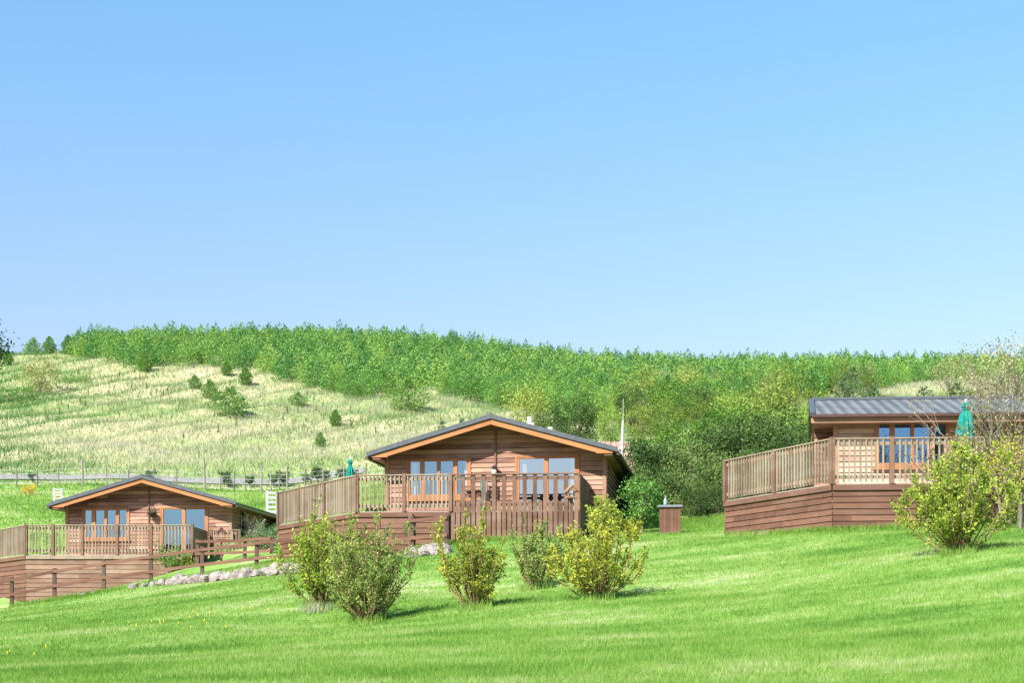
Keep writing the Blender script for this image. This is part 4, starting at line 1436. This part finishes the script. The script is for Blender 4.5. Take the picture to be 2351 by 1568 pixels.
def shrub_proto(h, w, seed, mat, nst=20, leaf=.055, per=26, lean=1.0, tips=1.0, base=.16, stem_r=.011, bare=.22, twigs=6, only_up=False):
    """many-stemmed vase-shaped shrub: stems, twigs along them, leaves along both"""
    R = np.random.default_rng(seed)
    mb = MB()
    P_, D_, T_ = [], [], []
    for i in range(nst):
        az = 2 * np.pi * (i + R.uniform(-.3, .3)) / nst * (1 if i % 2 else 1.618)
        sp = (R.random() ** .8) * lean
        hh = h * (R.uniform(.5, .95) if R.random() < .8 else R.uniform(.95, 1.12)) * (1 - .25 * sp) * tips
        end = np.array([np.cos(az) * w / 2 * sp, np.sin(az) * w / 2 * sp, hh])
        st = np.array([np.cos(az) * base * .5 * R.random(), np.sin(az) * base * .5 * R.random(), -.08])
        k = 7
        path = []
        for q in range(k + 1):
            f = q / k
            bow = np.array([np.cos(az), np.sin(az), 0]) * w * .09 * sp * np.sin(f * np.pi) * R.uniform(.5, 1.2)
            p = st + (end - st) * [f ** .85, f ** .85, f] + bow + R.normal(0, .012 * h, 3) * f
            path.append(p)
        path = np.array(path)
        mb.tube(path, [stem_r * (1.15 - f) + .0035 for f in np.linspace(0, 1, k + 1)], 4, R.random(), cap=False)
        segs = [(path, 1.0)]
        for q in range(twigs):
            f = R.uniform(max(bare, .18), .92)
            x = f * k; a = int(x); p0 = path[a] + (path[min(a + 1, k)] - path[a]) * (x - a)
            d = path[min(a + 1, k)] - path[a]; d /= np.linalg.norm(d)
            d = d + R.normal(0, .55, 3); d[2] = abs(d[2]) * .8 + .3; d /= np.linalg.norm(d)
            L = h * R.uniform(.10, .24) * (1.1 - .5 * f)
            tw = np.array([p0, p0 + d * L * .5 + R.normal(0, .01, 3), p0 + d * L + [0, 0, .06 * L]])
            mb.tube(tw, [.005, .004, .002], 3, R.random(), cap=False)
            segs.append((tw, .6))
        for sg, wt in segs:
            m = int(per * (1.0 if wt == 1.0 else .55) * R.uniform(.75, 1.25))
            fmin = bare if wt == 1.0 else .1
            f = R.uniform(fmin, 1.03, m) ** .8
            x = np.clip(f, 0, .9999) * (len(sg) - 1); a = x.astype(int)
            p = sg[a] + (sg[a + 1] - sg[a]) * (x - a)[:, None]
            d = sg[a + 1] - sg[a]; d /= np.linalg.norm(d, axis=1, keepdims=True)
            ld = d * .7 + R.normal(0, .6, (m, 3))
            ld /= np.linalg.norm(ld, axis=1, keepdims=True)
            P_.append(p + ld * leaf * .75 + R.normal(0, .012, (m, 3))); D_.append(ld)
            T_.append(np.clip(.36 + .26 * f + R.normal(0, .13) + R.normal(0, .17, m), 0, 1))
    p, d, t = np.concatenate(P_), np.concatenate(D_), np.concatenate(T_)
    k = p[:, 2] > .06
    fol = leaf_mesh('foliage', p[k], leaf, leaf * .5, t[k], d[k], .3)
    fol.materials.append(mat)
    return [('foliage', fol), ('stems', mesh_of(mb, M['stem']))]


def bare_tree(h, w, seed, mat, levels=4, nbud=1500, bud=.045, trunk_r=.06):
    R = np.random.default_rng(seed)
    mb = MB()
    tips = []

    def grow(p, d, L, r, lv):
        k = 3
        path = [p]
        for q in range(k):
            d = d + R.normal(0, .13, 3) + [0, 0, .05]; d /= np.linalg.norm(d)
            path.append(path[-1] + d * L / k)
        mb.tube(path, [r * (1 - .35 * q / k) for q in range(k + 1)], 5 if lv > 2 else 3, R.random(), cap=False)
        if lv <= 2:
            tips.append(np.array(path))
        if lv == 0:
            return
        for q in range(R.integers(3, 5)):
            f = R.uniform(.35, 1.0) if q else 1.0
            x = f * k; a = min(int(x), k - 1)
            p0 = path[a] + (path[a + 1] - path[a]) * (x - a)
            nd = d + R.normal(0, .5, 3) * [w / h * 1.3, w / h * 1.3, .5]; nd[2] = abs(nd[2]) * .8 + .25; nd /= np.linalg.norm(nd)
            grow(p0, nd, L * R.uniform(.58, .8), r * .55, lv - 1)
    for s in range(3):
        d0 = np.array([R.normal(0, .22), R.normal(0, .22), 1.0]); d0 /= np.linalg.norm(d0)
        grow(np.array([R.normal(0, .08), R.normal(0, .08), -.2]), d0, h * .36, trunk_r * R.uniform(.6, 1), levels)
    zmax = max(t[:, 2].max() for t in tips)
    parts = []
    j = R.integers(0, len(tips), nbud)
    f = R.random(nbud) * 2.999
    P_ = np.array([tips[a][int(x)] + (tips[a][int(x) + 1] - tips[a][int(x)]) * (x % 1) for a, x in zip(j, f)])
    me = leaf_mesh('buds', P_ + R.normal(0, .02, (nbud, 3)), bud, bud * .5)
    me.materials.append(mat)
    return [('buds', me), ('branches', mesh_of(mb, M['bark']))], zmax


def at_ground(px, d):
    return G(px, d)


def forest():
    protos = [conifer_proto(h, r, M['conifer'], 100 + i, 1300, .16) for i, (h, r) in enumerate(((2.6, 1.0), (2.5, 1.15), (2.8, 1.1), (2.2, 1.1), (2.5, 1.25)))]
    # lower edge of the plantation: distance as a function of bearing
    ex = [175, 230, 330, 430, 520, 600, 660, 720, 830, 900, 960, 1030, 1100, 1160, 1300, 1500, 1700, 1900, 2050, 2120, 2250, 2450]
    ed = [156, 151, 145, 148, 146, 142, 135, 127.5, 123.5, 128, 132, 125, 122, 119, 108, 104, 106, 112, 118, 130, 128, 125]
    spots = []
    d = 100.0
    while d < 178:
        sp = 1.62
        x = -62.0 + RNG.uniform(0, sp)
        while x < 72:
            xx, dd = x + RNG.normal(0, .45), d + RNG.normal(0, .5)
            px = HX + xx / dd * F
            if 172 < px < 2440 and dd > np.interp(px, ex, ed):
                spots.append((xx, dd, px))
            x += sp
        d += sp * .95
    spots.sort(key=lambda s: s[1])
    near, rest = spots[:285], spots[285:]
    lab = 'young light green conifer in the lower ranks of the hillside plantation'
    zs = H(np.array([s[0] for s in near]), np.array([s[1] for s in near]))
    for (x, dd, px), z in zip(near, zs):
        c, tr = protos[RNG.integers(0, 5)]
        plant('conifer_tree', lab, 'tree', (x, dd, z), [('crown', c), ('trunk', tr)], RNG.uniform(0, 6.28), RNG.uniform(.75, 1.25), 'conifers of the hillside plantation')
    # the ranks behind read as one mass
    VV, TT, RR = [], [], []
    arr = [conifer_arrays(h, r, 380, 300 + i) for i, (h, r) in enumerate(((2.6, 1.05), (2.5, 1.15), (2.8, 1.05), (2.3, 1.15)))]
    zs = H(np.array([s[0] for s in rest]), np.array([s[1] for s in rest]))
    Pall, Dall, Tall, Rall = [], [], [], []
    for (x, dd, px), z in zip(rest, zs):
        p, dv, t = arr[RNG.integers(0, 4)]
        a = RNG.uniform(0, 6.28); s = RNG.uniform(.78, 1.2)
        ca, sa = np.cos(a), np.sin(a)
        rot = np.array([[ca, -sa, 0], [sa, ca, 0], [0, 0, 1]])
        Pall.append(p @ rot.T * s + [x, dd, z]); Dall.append(dv @ rot.T); Tall.append(t); Rall.append(np.full(len(p), RNG.random()))
    me = leaf_mesh('conifer_wood', np.concatenate(Pall), .24, .11, np.concatenate(Tall), np.concatenate(Dall), .5, np.concatenate(Rall))
    struct(link('conifer_wood', me, M['conifer_far']), 'stuff')
    print('conifers', len(near), len(rest))

    # single conifers out on the open grass
    lone = [conifer_proto(h, r, M['sapling'], 200 + i, 2200, .25) for i, (h, r) in enumerate(((3.0, 1.25), (3.0, 1.6), (3.0, 2.1)))]
    def single(px, py, wpx, hpx, d, lab, k=0, mat=None):
        g = P(px, py, d); z = gz(g.x, d)
        h = hpx / F * d
        c, tr = lone[k]
        t = plant('conifer_tree', lab, 'tree', (g.x, d, z), [('crown', c), ('trunk', tr)], RNG.uniform(0, 6), h / 3.0, 'lone conifers on the pale hillside')
        return t
    def dist(py, px):           # distance at which the hill surface is seen at this height
        ds = np.linspace(80, 170, 181); x = (px - HX) / F * ds
        y = HY - H(x, ds) / ds * F
        k = np.where(y <= py)[0]
        return float(ds[k[0]]) if len(k) else 165.0
    for px, pyb, hp, k, lab in (
            (527, 962, 72, 2, 'broad bright green conifer, biggest of those alone on the open pale slope'),
            (938, 948, 80, 2, 'bushy green conifer standing apart just below the plantation edge above the middle deck'),
            (447, 894, 34, 1, 'small round conifer uppermost of the three in a slanting line on the slope'),
            (482, 918, 46, 1, 'small conifer in the middle of the slanting line of three on the slope'),
            (563, 886, 44, 0, 'small dark conifer just below the plantation edge, above the slanting line of three'),
            (685, 936, 34, 2, 'low spreading conifer alone right of the biggest lone one'),
            (770, 980, 40, 0, 'thin young conifer alone on the slope left of the middle lodge ridge'),
            (735, 1030, 36, 0, 'spindly pale sapling low on the slope above the middle deck'),
            (520, 864, 36, 0, 'small conifer touching the plantation edge above the slope'),
            (330, 856, 50, 0, 'dark slim conifer at the lower left corner of the plantation')):
        single(px, pyb, 0, hp, dist(pyb, px), lab, k)
    # row of small evergreens by the stock fence
    row = [(75, 1096, 22), (348, 1092, 30), (513, 1080, 34), (524, 1092, 22), (571, 1090, 26), (626, 1092, 30), (648, 1097, 36), (704, 1084, 24), (729, 1100, 34), (748, 1080, 26), (781, 1090, 26), (795, 1078, 22), (815, 1086, 20)]
    sp = broad_proto(1.0, .8, 77, M['pine'], 800, .10, 12, low=.18)
    rl = ['lone dark round bush at the far left of the stock fence', 'light green round bush above the ridge of the left lodge', None, None, None, None, None, None, None, None, None, None, None]
    for (px, py, hp), lb in zip(row, rl):
        d = 84.6 + RNG.uniform(-.4, .4)
        x = (px - HX) / F * d
        plant('evergreen_bush', lb or 'small dark evergreen bush in the loose row behind the stock fence', 'bush', (x, d, gz(x, d)), sp, RNG.uniform(0, 6), hp / F * d * 1.1, 'small bushes by the stock fence')
    # crest trees at the far left
    for px, pyt, k, lab in ((76, 775, 1, 'small round tree on the skyline, leftmost of the three beside the plantation'), (113, 771, 0, 'middle one of three small skyline trees left of the plantation'), (156, 768, 0, 'small skyline tree nearest the left end of the plantation')):
        d = 160.0; x = (px - HX) / F * d; z = gz(x, d)
        h = (HY - pyt) / F * d - z
        c, tr = lone[k]
        plant('conifer_tree', lab, 'tree', (x, d, z), [('crown', c), ('trunk', tr)], 0, h / 3.0, 'small trees on the skyline')
    d = 150.0; x = (17 - HX) / F * d; z = gz(x, d)
    plant('conifer_tree', 'tiny dark tree on the skyline near the left edge', 'tree', (x, d, z), [('crown', lone[0][0]), ('trunk', lone[0][1])], 0, max(.5, ((HY - 803) / F * d - z) / 3), 'small trees on the skyline')
    big = broad_proto(9.2, 2.0, 91, M['pine'], 2400, .13, 26, low=.8, dens=.05)
    d = 60.0; x = (-60 - HX) / F * d; z = gz(x, d)
    h = (HY - 730) / F * d - z
    plant('pine_tree', 'tall dark pine at the left edge, only its branch tips showing against the sky', 'tree', (x, d, z), big, 0, h / 9.2)
    # scrub on the left of the hill
    sc = broad_proto(2.4, 3.4, 92, M['scrub'], 2600, .13, 30, low=.1)
    d = dist(905, 92); g = G(92, d)
    plant('scrub_bush', 'brownish twiggy scrub patch high on the left of the pale hill', 'bush', g, sc, 0, 1.25)
    g2 = broad_proto(1.4, 4.6, 93, M['sapling'], 2400, .13, 30, low=.02)
    for px, py, s, lab in ((20, 925, 1.2, 'dark green bramble patch at the left edge of the pale hill'), (175, 880, .6, 'flat green bramble patch right of the brown scrub')):
        d = dist(py, px); g = G(px, d)
        plant('bramble_bush', lab, 'bush', g, g2, 1.0, s)
    go = broad_proto(1.0, 1.6, 94, M['gorse'], 900, .09, 16, low=.1)
    for px, d, s, lab in ((68, 79.0, .62, 'blazing orange gorse bush by the stock fence at the far left'), (131, 77.6, .34, 'small orange gorse bush showing above the little white gate')):
        g = G(px, d)
        plant('gorse_bush', lab, 'bush', g, go, 0.4, s, 'gorse bushes in flower')


def stalks():
    # dead dock and thistle stalks standing in the hill grass
    px, d = [], []
    for cx, cd, n in ((360, 128, 40), (310, 138, 30), (760, 112, 25), (690, 118, 30), (250, 140, 20), (560, 108, 20), (940, 106, 20), (150, 118, 20)):
        px.append(RNG.normal(cx, 60, n)); d.append(RNG.normal(cd, 5, n))
    px, d = np.concatenate(px), np.concatenate(d)
    k = (d < np.interp(px, [175, 430, 600, 720, 960, 1160], [156, 146, 142, 126, 128, 118]) - 1)
    px, d = px[k], d[k]
    x = (px - HX) / F * d
    n = len(x)
    blades('dead_stalks', x, d, RNG.uniform(.5, .95, n), RNG.uniform(.09, .2, n), RNG.uniform(.0, .6, n), M['stem'], .2)


def thickets():
    kinds = {
        'broad': [broad_proto(4.6, 4.2, 400 + i, M['broad'], 3600, .2, 34, low=.05) for i in range(3)],
        'thicket': [broad_proto(4.0, 4.0, 410 + i, M['thicket'], 5600, .15, 46, low=.02, dens=.105) for i in range(3)],
        'willow': [broad_proto(4.2, 3.8, 420 + i, M['willow'], 3000, .17, 32, low=.05) for i in range(2)],
        'budding': [broad_proto(5.0, 4.2, 430 + i, M['budding'], 2200, .13, 40, low=.1, dens=.13) for i in range(2)],
    }
    pine = [conifer_proto(6.0, 1.9, M['pine'], 440 + i, 1500, .3) for i in range(2)]
    G1 = 'trees and bushes of the thicket behind the lodges'

    def put(kind, px, pytop, d, lab, wf=1.0, k=None):
        x = (px - HX) / F * d
        z = gz(x, d)
        h = max(1.2, (HY - pytop) / F * d - z)
        if kind == 'pine':
            c, tr = pine[RNG.integers(0, 2)] if k is None else pine[k]
            return plant('pine_tree', lab, 'tree', (x, d, z), [('crown', c), ('trunk', tr)], RNG.uniform(0, 6), h / 6.0 * wf, G1, h / 6.0)
        L = kinds[kind]
        pr = L[RNG.integers(0, len(L))] if k is None else L[k]
        h0 = {'broad': 4.6, 'thicket': 4.0, 'willow': 4.2, 'budding': 5.0}[kind]
        nm = {'broad': 'broadleaf_tree', 'thicket': 'thicket_bush', 'willow': 'willow_bush', 'budding': 'budding_tree'}[kind]
        return plant(nm, lab, 'tree' if 'tree' in nm else 'bush', (x, d, z), pr, RNG.uniform(0, 6), h / h0 * wf, G1, h / h0)
    # round trees straight behind the middle lodge
    put('willow', 1210, 888, 92, 'round olive-green tree above the right slope of the middle lodge roof', 1.0, 0)
    put('thicket', 1322, 905, 84, 'dense round green tree directly left of the white pole', 1.05, 1)
    put('thicket', 1262, 935, 80, 'lower green tree between the two round ones behind the middle lodge', .8, 2)
    put('broad', 1395, 930, 80, 'narrow green tree directly behind the white pole', .7, 0)
    put('pine', 1015, 962, 66, 'small dark pine showing just above the left slope of the middle lodge roof', .8, 0)
    put('pine', 1060, 955, 68, 'feathery dark pine beside the ridge of the middle lodge, left of it', .8, 1)
    # mid-slope wood right of the pole
    lm = {'broad': 'loose bright green tree among others on the slope right of the white pole', 'willow': 'pale yellow-green bush among others on the slope right of the white pole',
          'budding': 'greyish half-leafed tree among others on the slope behind the right lodge', 'thicket': 'dark evergreen bush in the dense hedge between middle and right lodge',
          'pine': 'dark spiky pine on the slope just above the right lodge roof'}
    R = random.Random(17)
    for row, (d, py0, py1, n) in enumerate(((112, 830, 880, 15), (100, 850, 905, 15), (90, 880, 935, 15), (80, 915, 970, 14), (72, 950, 1000, 12))):
        for i in range(n):
            px = 1440 + (2380 - 1440) * (i + R.uniform(.1, .9)) / n - (30 if row < 2 else 0)
            kind = R.choice(['broad', 'broad', 'willow', 'thicket' if row > 0 else 'willow', 'thicket' if row > 1 else 'broad', 'budding' if row < 3 else 'broad'])
            if px > 1880:
                kind = R.choice(['budding', 'budding', 'willow', 'broad', 'thicket' if row > 1 else 'budding'])
            if 2050 < px < 2190 and row in (0, 1, 2):
                continue
            if px > 1990 and row >= 3:
                continue
            if row == 0 and px > 2180:
                continue
            pt = R.uniform(py0, py1)
            put(kind, px, pt, d + R.uniform(-3, 3), {'broad': lm['broad'], 'willow': lm['willow'], 'budding': lm['budding'], 'thicket': 'dark leafy bush scattered through the wood right of the white pole'}[kind], R.uniform(.8, 1.1))
    # dense hedge right of the middle lodge
    for px, pt, d in ((1462, 1014, 53), (1500, 1010, 52), (1545, 1010, 53.5), (1592, 1008, 51), (1635, 1002, 52.5), (1675, 970, 53), (1720, 960, 52), (1768, 940, 54), (1815, 955, 52), (1850, 985, 50), (1478, 1075, 49), (1530, 1082, 48.5), (1580, 1088, 48), (1625, 1068, 48.5), (1670, 1040, 48.5), (1715, 1035, 49), (1440, 1065, 51), (1605, 1120, 47.2), (1650, 1112, 47)):
        put('thicket', px, pt, d, lm['thicket'], R.uniform(.85, 1.05))
    for px, pt, d in ((1700, 905, 66), (1760, 880, 68), (1820, 870, 66), (1650, 930, 64), (1855, 925, 58), (1570, 960, 64), (1510, 965, 66)):
        put(R.choice(['broad', 'willow', 'thicket']), px, pt, d, 'tall mixed green tree rising behind the dense hedge left of the right lodge', 1.0)
    # pines over the right lodge roof
    for px, pt, d, w in ((1935, 870, 62, 1.0), (1958, 835, 74, .8), (2003, 875, 60, 1.0), (2035, 905, 60, .8), (2120, 880, 58, 1.1), (2195, 872, 62, 1.0), (2300, 890, 60, 1.0)):
        put('pine', px, pt, d, lm['pine'], w)
    put('budding', 2325, 778, 66, 'big tan half-leafed tree reaching the skyline at the right edge', 1.1, 0)
    put('budding', 2255, 800, 74, 'tan half-leafed skyline tree left of the biggest one at the right edge', 1.0, 1)
    put('budding', 2180, 815, 84, 'brownish skyline bush above the right lodge roof', .9, 0)
    put('willow', 2170, 905, 58, 'yellowish gorse-like bush just above the right lodge roof ridge', .7, 0)
    # bare twiggy tree in front of the right lodge
    parts, zm = bare_tree(4.0, 2.8, 5, M['budding'], 4, 1200, .055, .04)
    d = 32.0; g = G(2300, d)
    h = (HY - 785) / F * d - g.z
    plant('bare_tree', 'tall bare twiggy tree with few buds in front of the right lodge', 'tree', g, parts, .5, h / zm)
    for px, d, pt, seed, lab in ((2235, 33.2, 955, 6, 'brown leafless bush behind the yellow-green one, before the parasol'), (2305, 33.0, 965, 7, 'brown leafless bush at the right edge, before the lodge wall')):
        parts, zm = bare_tree(1.8, 2.0, seed, M['budding'], 4, 1100, .045, .02)
        g = G(px, d); h = (HY - pt) / F * d - g.z
        plant('bare_bush', lab, 'bush', g, parts, .5, h / zm)
    # yellow-leaved small tree at the right edge
    parts = broad_proto(2.6, 2.2, 55, M['yellow'], 2300, .07, 26, low=.3, dens=.14)
    g = G(2338, 30.5); h = (HY - 990) / F * 30.5 - g.z
    plant('apple_tree', 'small tree with bright yellow young leaves and a thick short trunk at the right edge', 'tree', g, parts, 0, h / 2.6)


def shrubs():
    GR = 'shrubs planted on the front lawn'

    def put(nm, lab, px, d, h, parts, h0, rz=0, wf=1.0, grp=GR):
        g = G(px, d)
        s = h / F * d / h0
        return plant(nm, lab, 'shrub', g, parts, rz, s * wf, grp, s)
    put('leafy_shrub', 'tall bright green shrub partly hidden behind the grey-green one at the left of the row', 738, 27.5, 245, shrub_proto(2.0, 1.7, 1, M['shrub'], 30, .07, 44, twigs=7, bare=.16), 2.0)
    put('leafy_shrub', 'largest grey-green shrub of the lawn row, nearest of all, with the long shadow', 842, 24.6, 252, shrub_proto(2.0, 2.05, 2, M['shrub_grey'], 42, .056, 46, twigs=9, bare=.14), 2.0, .3)
    put('leafy_shrub', 'vase-shaped olive shrub with one tall leafy shoot, in the middle of the row', 1090, 24.8, 226, shrub_proto(1.8, 1.75, 3, M['shrub_gold'], 32, .058, 46, twigs=7, bare=.15), 1.8, .9)
    put('leafy_shrub', 'smaller pale shrub standing back between the two front shrubs', 1232, 28.6, 172, shrub_proto(1.5, 1.5, 4, M['shrub_grey'], 26, .06, 34, twigs=7, bare=.14), 1.5)
    put('leafy_shrub', 'yellow-gold shrub with straggling bare shoots, right end of the front row', 1372, 24.9, 205, shrub_proto(1.7, 2.0, 27, M['shrub_gold'], 36, .064, 44, twigs=7, bare=.12), 1.7, 1.7)
    put('leafy_shrub', 'round yellow-green shrub alone on the lawn below the right deck', 2200, 23.9, 285, shrub_proto(2.0, 2.0, 6, M['shrub'], 42, .06, 50, twigs=8, bare=.1), 2.0, .5)
    # by the right corner of the middle lodge
    put('leafy_shrub', 'tall narrow yellow-green shrub before the right corner of the middle lodge', 1385, 38.2, 130, shrub_proto(1.6, .95, 7, M['shrub'], 18, .085, 30, twigs=7, bare=.1), 1.6, 0)
    put('leafy_shrub', 'slim yellow-green shrub left of the brown cabinet', 1448, 38.6, 70, shrub_proto(1.2, .8, 8, M['shrub_gold'], 14, .08, 26, twigs=6, bare=.1), 1.2, 0)
    put('round_bush', 'bright green round bush between the middle lodge and the brown cabinet', 1474, 43.6, 134, broad_proto(1.7, 1.25, 56, M['laurel'], 2200, .085, 24, low=.08), 1.7, 0)
    # climbing plants on the left deck
    put('climbing_rose', 'green climbing plant with thin shoots on the balusters of the left deck', 392, 52.5, 84, shrub_proto(1.4, 1.7, 9, M['laurel'], 16, .08, 22, twigs=6, bare=.15), 1.4, 0, 1.0, None)
    put('climbing_rose', 'low leafy climber at the foot of the left deck corner post', 428, 52.4, 45, shrub_proto(.9, 1.2, 10, M['shrub'], 16, .08, 22, twigs=6, bare=.1), .9, 0, 1.0, None)
    put('silver_shrub', 'silvery grey-green shrub leaning over the rail fence right of the left lodge', 597, 53.2, 72, shrub_proto(1.4, 1.3, 12, M['silver'], 24, .075, 30, twigs=7, bare=.1), 1.4, 0, 1.0, None)
    put('dark_bush', 'dark leafless thorny bush against the side of the left lodge', 578, 56.5, 92, bare_tree(1.6, 1.6, 13, M['thicket'], 4, 500, .06, .03)[0], 1.75, 0, 1.0, None)
    put('dark_bush', 'low dark evergreen bush beneath the left end of the middle deck', 622, 52.0, 62, broad_proto(1.2, 1.3, 57, M['pine'], 1500, .08, 20, low=.05), 1.2, 0, 1.0, None)
    # small sprouting weeds at the feet of the boulders
    wp = shrub_proto(.5, .5, 15, M['shrub'], 10, .06, 16, twigs=3, bare=.05)
    put('leafy_weed', 'small green weed growing among the boulders left of the lawn shrubs', 668, 42.6, 30, wp, .5, 0, 1.0, None)
    # tussock at the foot of the left shrub
    n = 260
    g = G(728, 26.9)
    x = g.x + RNG.normal(0, .16, n); y = g.y + RNG.normal(0, .14, n)
    blades('dry_tussock', x, y, RNG.uniform(.08, .22, n), np.full(n, .012), np.clip(RNG.normal(.8, .12, n), 0, 1), M['tuft'], 0.7)
    # long grass along hedge foot, walls and posts
    X, Y = [], []
    def strip(px0, px1, d0, d1, n, w):
        f = RNG.random(n); px = px0 + (px1 - px0) * f; d = d0 + (d1 - d0) * f + RNG.normal(0, w, n)
        X.append((px - HX) / F * d); Y.append(d)
    strip(1560, 1665, 46.0, 45.5, 5000, .9)
    strip(20, 640, 48.5, 45.9, 5000, .5)
    strip(1665, 1908, 38.7, 34.4, 2200, .12)
    strip(1908, 2400, 34.4, 34.0, 2600, .12)
    strip(1030, 1340, 41.2, 41.0, 2400, .2)
    strip(640, 1030, 46.2, 41.3, 2500, .3)
    for px, d in ((738, 27.5), (842, 24.6), (1090, 24.8), (1232, 28.6), (1372, 24.9), (2200, 23.9)):
        strip(px - 40, px + 40, d, d, 700, .28)
    x, y = np.concatenate(X), np.concatenate(Y)
    n = len(x)
    blades('edge_grass', x, y, RNG.uniform(.06, .2, n), RNG.uniform(.012, .024, n), np.clip(RNG.normal(.4, .2, n), 0, 1), M['blade'], .7)


# ------------------------------------------------------------------ light, sky, camera
def light_camera():
    w = bpy.data.worlds.new('World'); SC.world = w
    w.use_nodes = True
    nt = w.node_tree
    k = nt.nodes.new('ShaderNodeTexSky'); k.sky_type = 'NISHITA'; k.sun_disc = False
    el, az = math.radians(41), math.radians(218)
    k.sun_elevation = el; k.sun_rotation = az
    k.altitude = 300; k.air_density = SKY[0]; k.dust_density = SKY[1]; k.ozone_density = SKY[2]
    tc = nt.nodes.new('ShaderNodeTexCoord'); sp = nt.nodes.new('ShaderNodeSeparateXYZ'); rp = nt.nodes.new('ShaderNodeValToRGB'); mm = nt.nodes.new('ShaderNodeMix')
    mm.data_type = 'RGBA'; mm.blend_type = 'MULTIPLY'; mm.inputs[0].default_value = 1.0; mm.clamp_result = False
    nt.links.new(tc.outputs['Generated'], sp.inputs[0]); nt.links.new(sp.outputs[2], rp.inputs[0])
    e = rp.color_ramp.elements                       # tone correction tinting the sky: redder towards the horizon, greener higher up
    e[0].position = 0.17; e[0].color = (0.885, 0.71, 0.79, 1); e[1].position = 0.42; e[1].color = (0.795, 0.865, 0.83, 1)
    nt.links.new(k.outputs[0], mm.inputs[6]); nt.links.new(rp.outputs[0], mm.inputs[7])
    nt.links.new(mm.outputs[2], nt.nodes['Background'].inputs[0])
    nt.nodes['Background'].inputs[1].default_value = SKY[3]
    s = bpy.data.lights.new('sun', 'SUN'); s.energy = SUN; s.angle = math.radians(0.5); s.color = (1.0, 0.95, 0.87)
    o = bpy.data.objects.new('sun', s); COL.objects.link(o)
    dv = Vector((math.sin(az) * math.cos(el), math.cos(az) * math.cos(el), math.sin(el)))
    o.rotation_euler = dv.to_track_quat('Z', 'Y').to_euler()
    o.location = dv * 100
    c = bpy.data.cameras.new('camera'); c.lens = 50.0; c.sensor_width = 36.0; c.sensor_fit = 'HORIZONTAL'
    c.shift_y = (HY - 784.0) / 2350.0
    c.clip_start = 0.1; c.clip_end = 2000
    o = bpy.data.objects.new('camera', c); COL.objects.link(o)
    o.rotation_euler = (math.pi / 2, 0, 0)
    SC.camera = o
    v = SC.view_settings
    v.view_transform = 'Standard'; v.look = 'None'; v.gamma = 1.0; v.exposure = EXPO
    SC.cycles.max_bounces = 6; SC.cycles.diffuse_bounces = 3; SC.cycles.glossy_bounces = 3; SC.cycles.transparent_max_bounces = 12
    SC.cycles.transmission_bounces = 3; SC.cycles.caustics_reflective = False; SC.cycles.caustics_refractive = False
    SC.render.resolution_x = 1024; SC.render.resolution_y = 684


SKY = (2.0, 1.0, 10.0, 0.117)
SUN = 5.0
EXPO = 1.2

make_materials()
light_camera()
terrain()
lodges()
decks()
fences()
small_things()
rocks()
forest()
stalks()
thickets()
shrubs()
grasses()
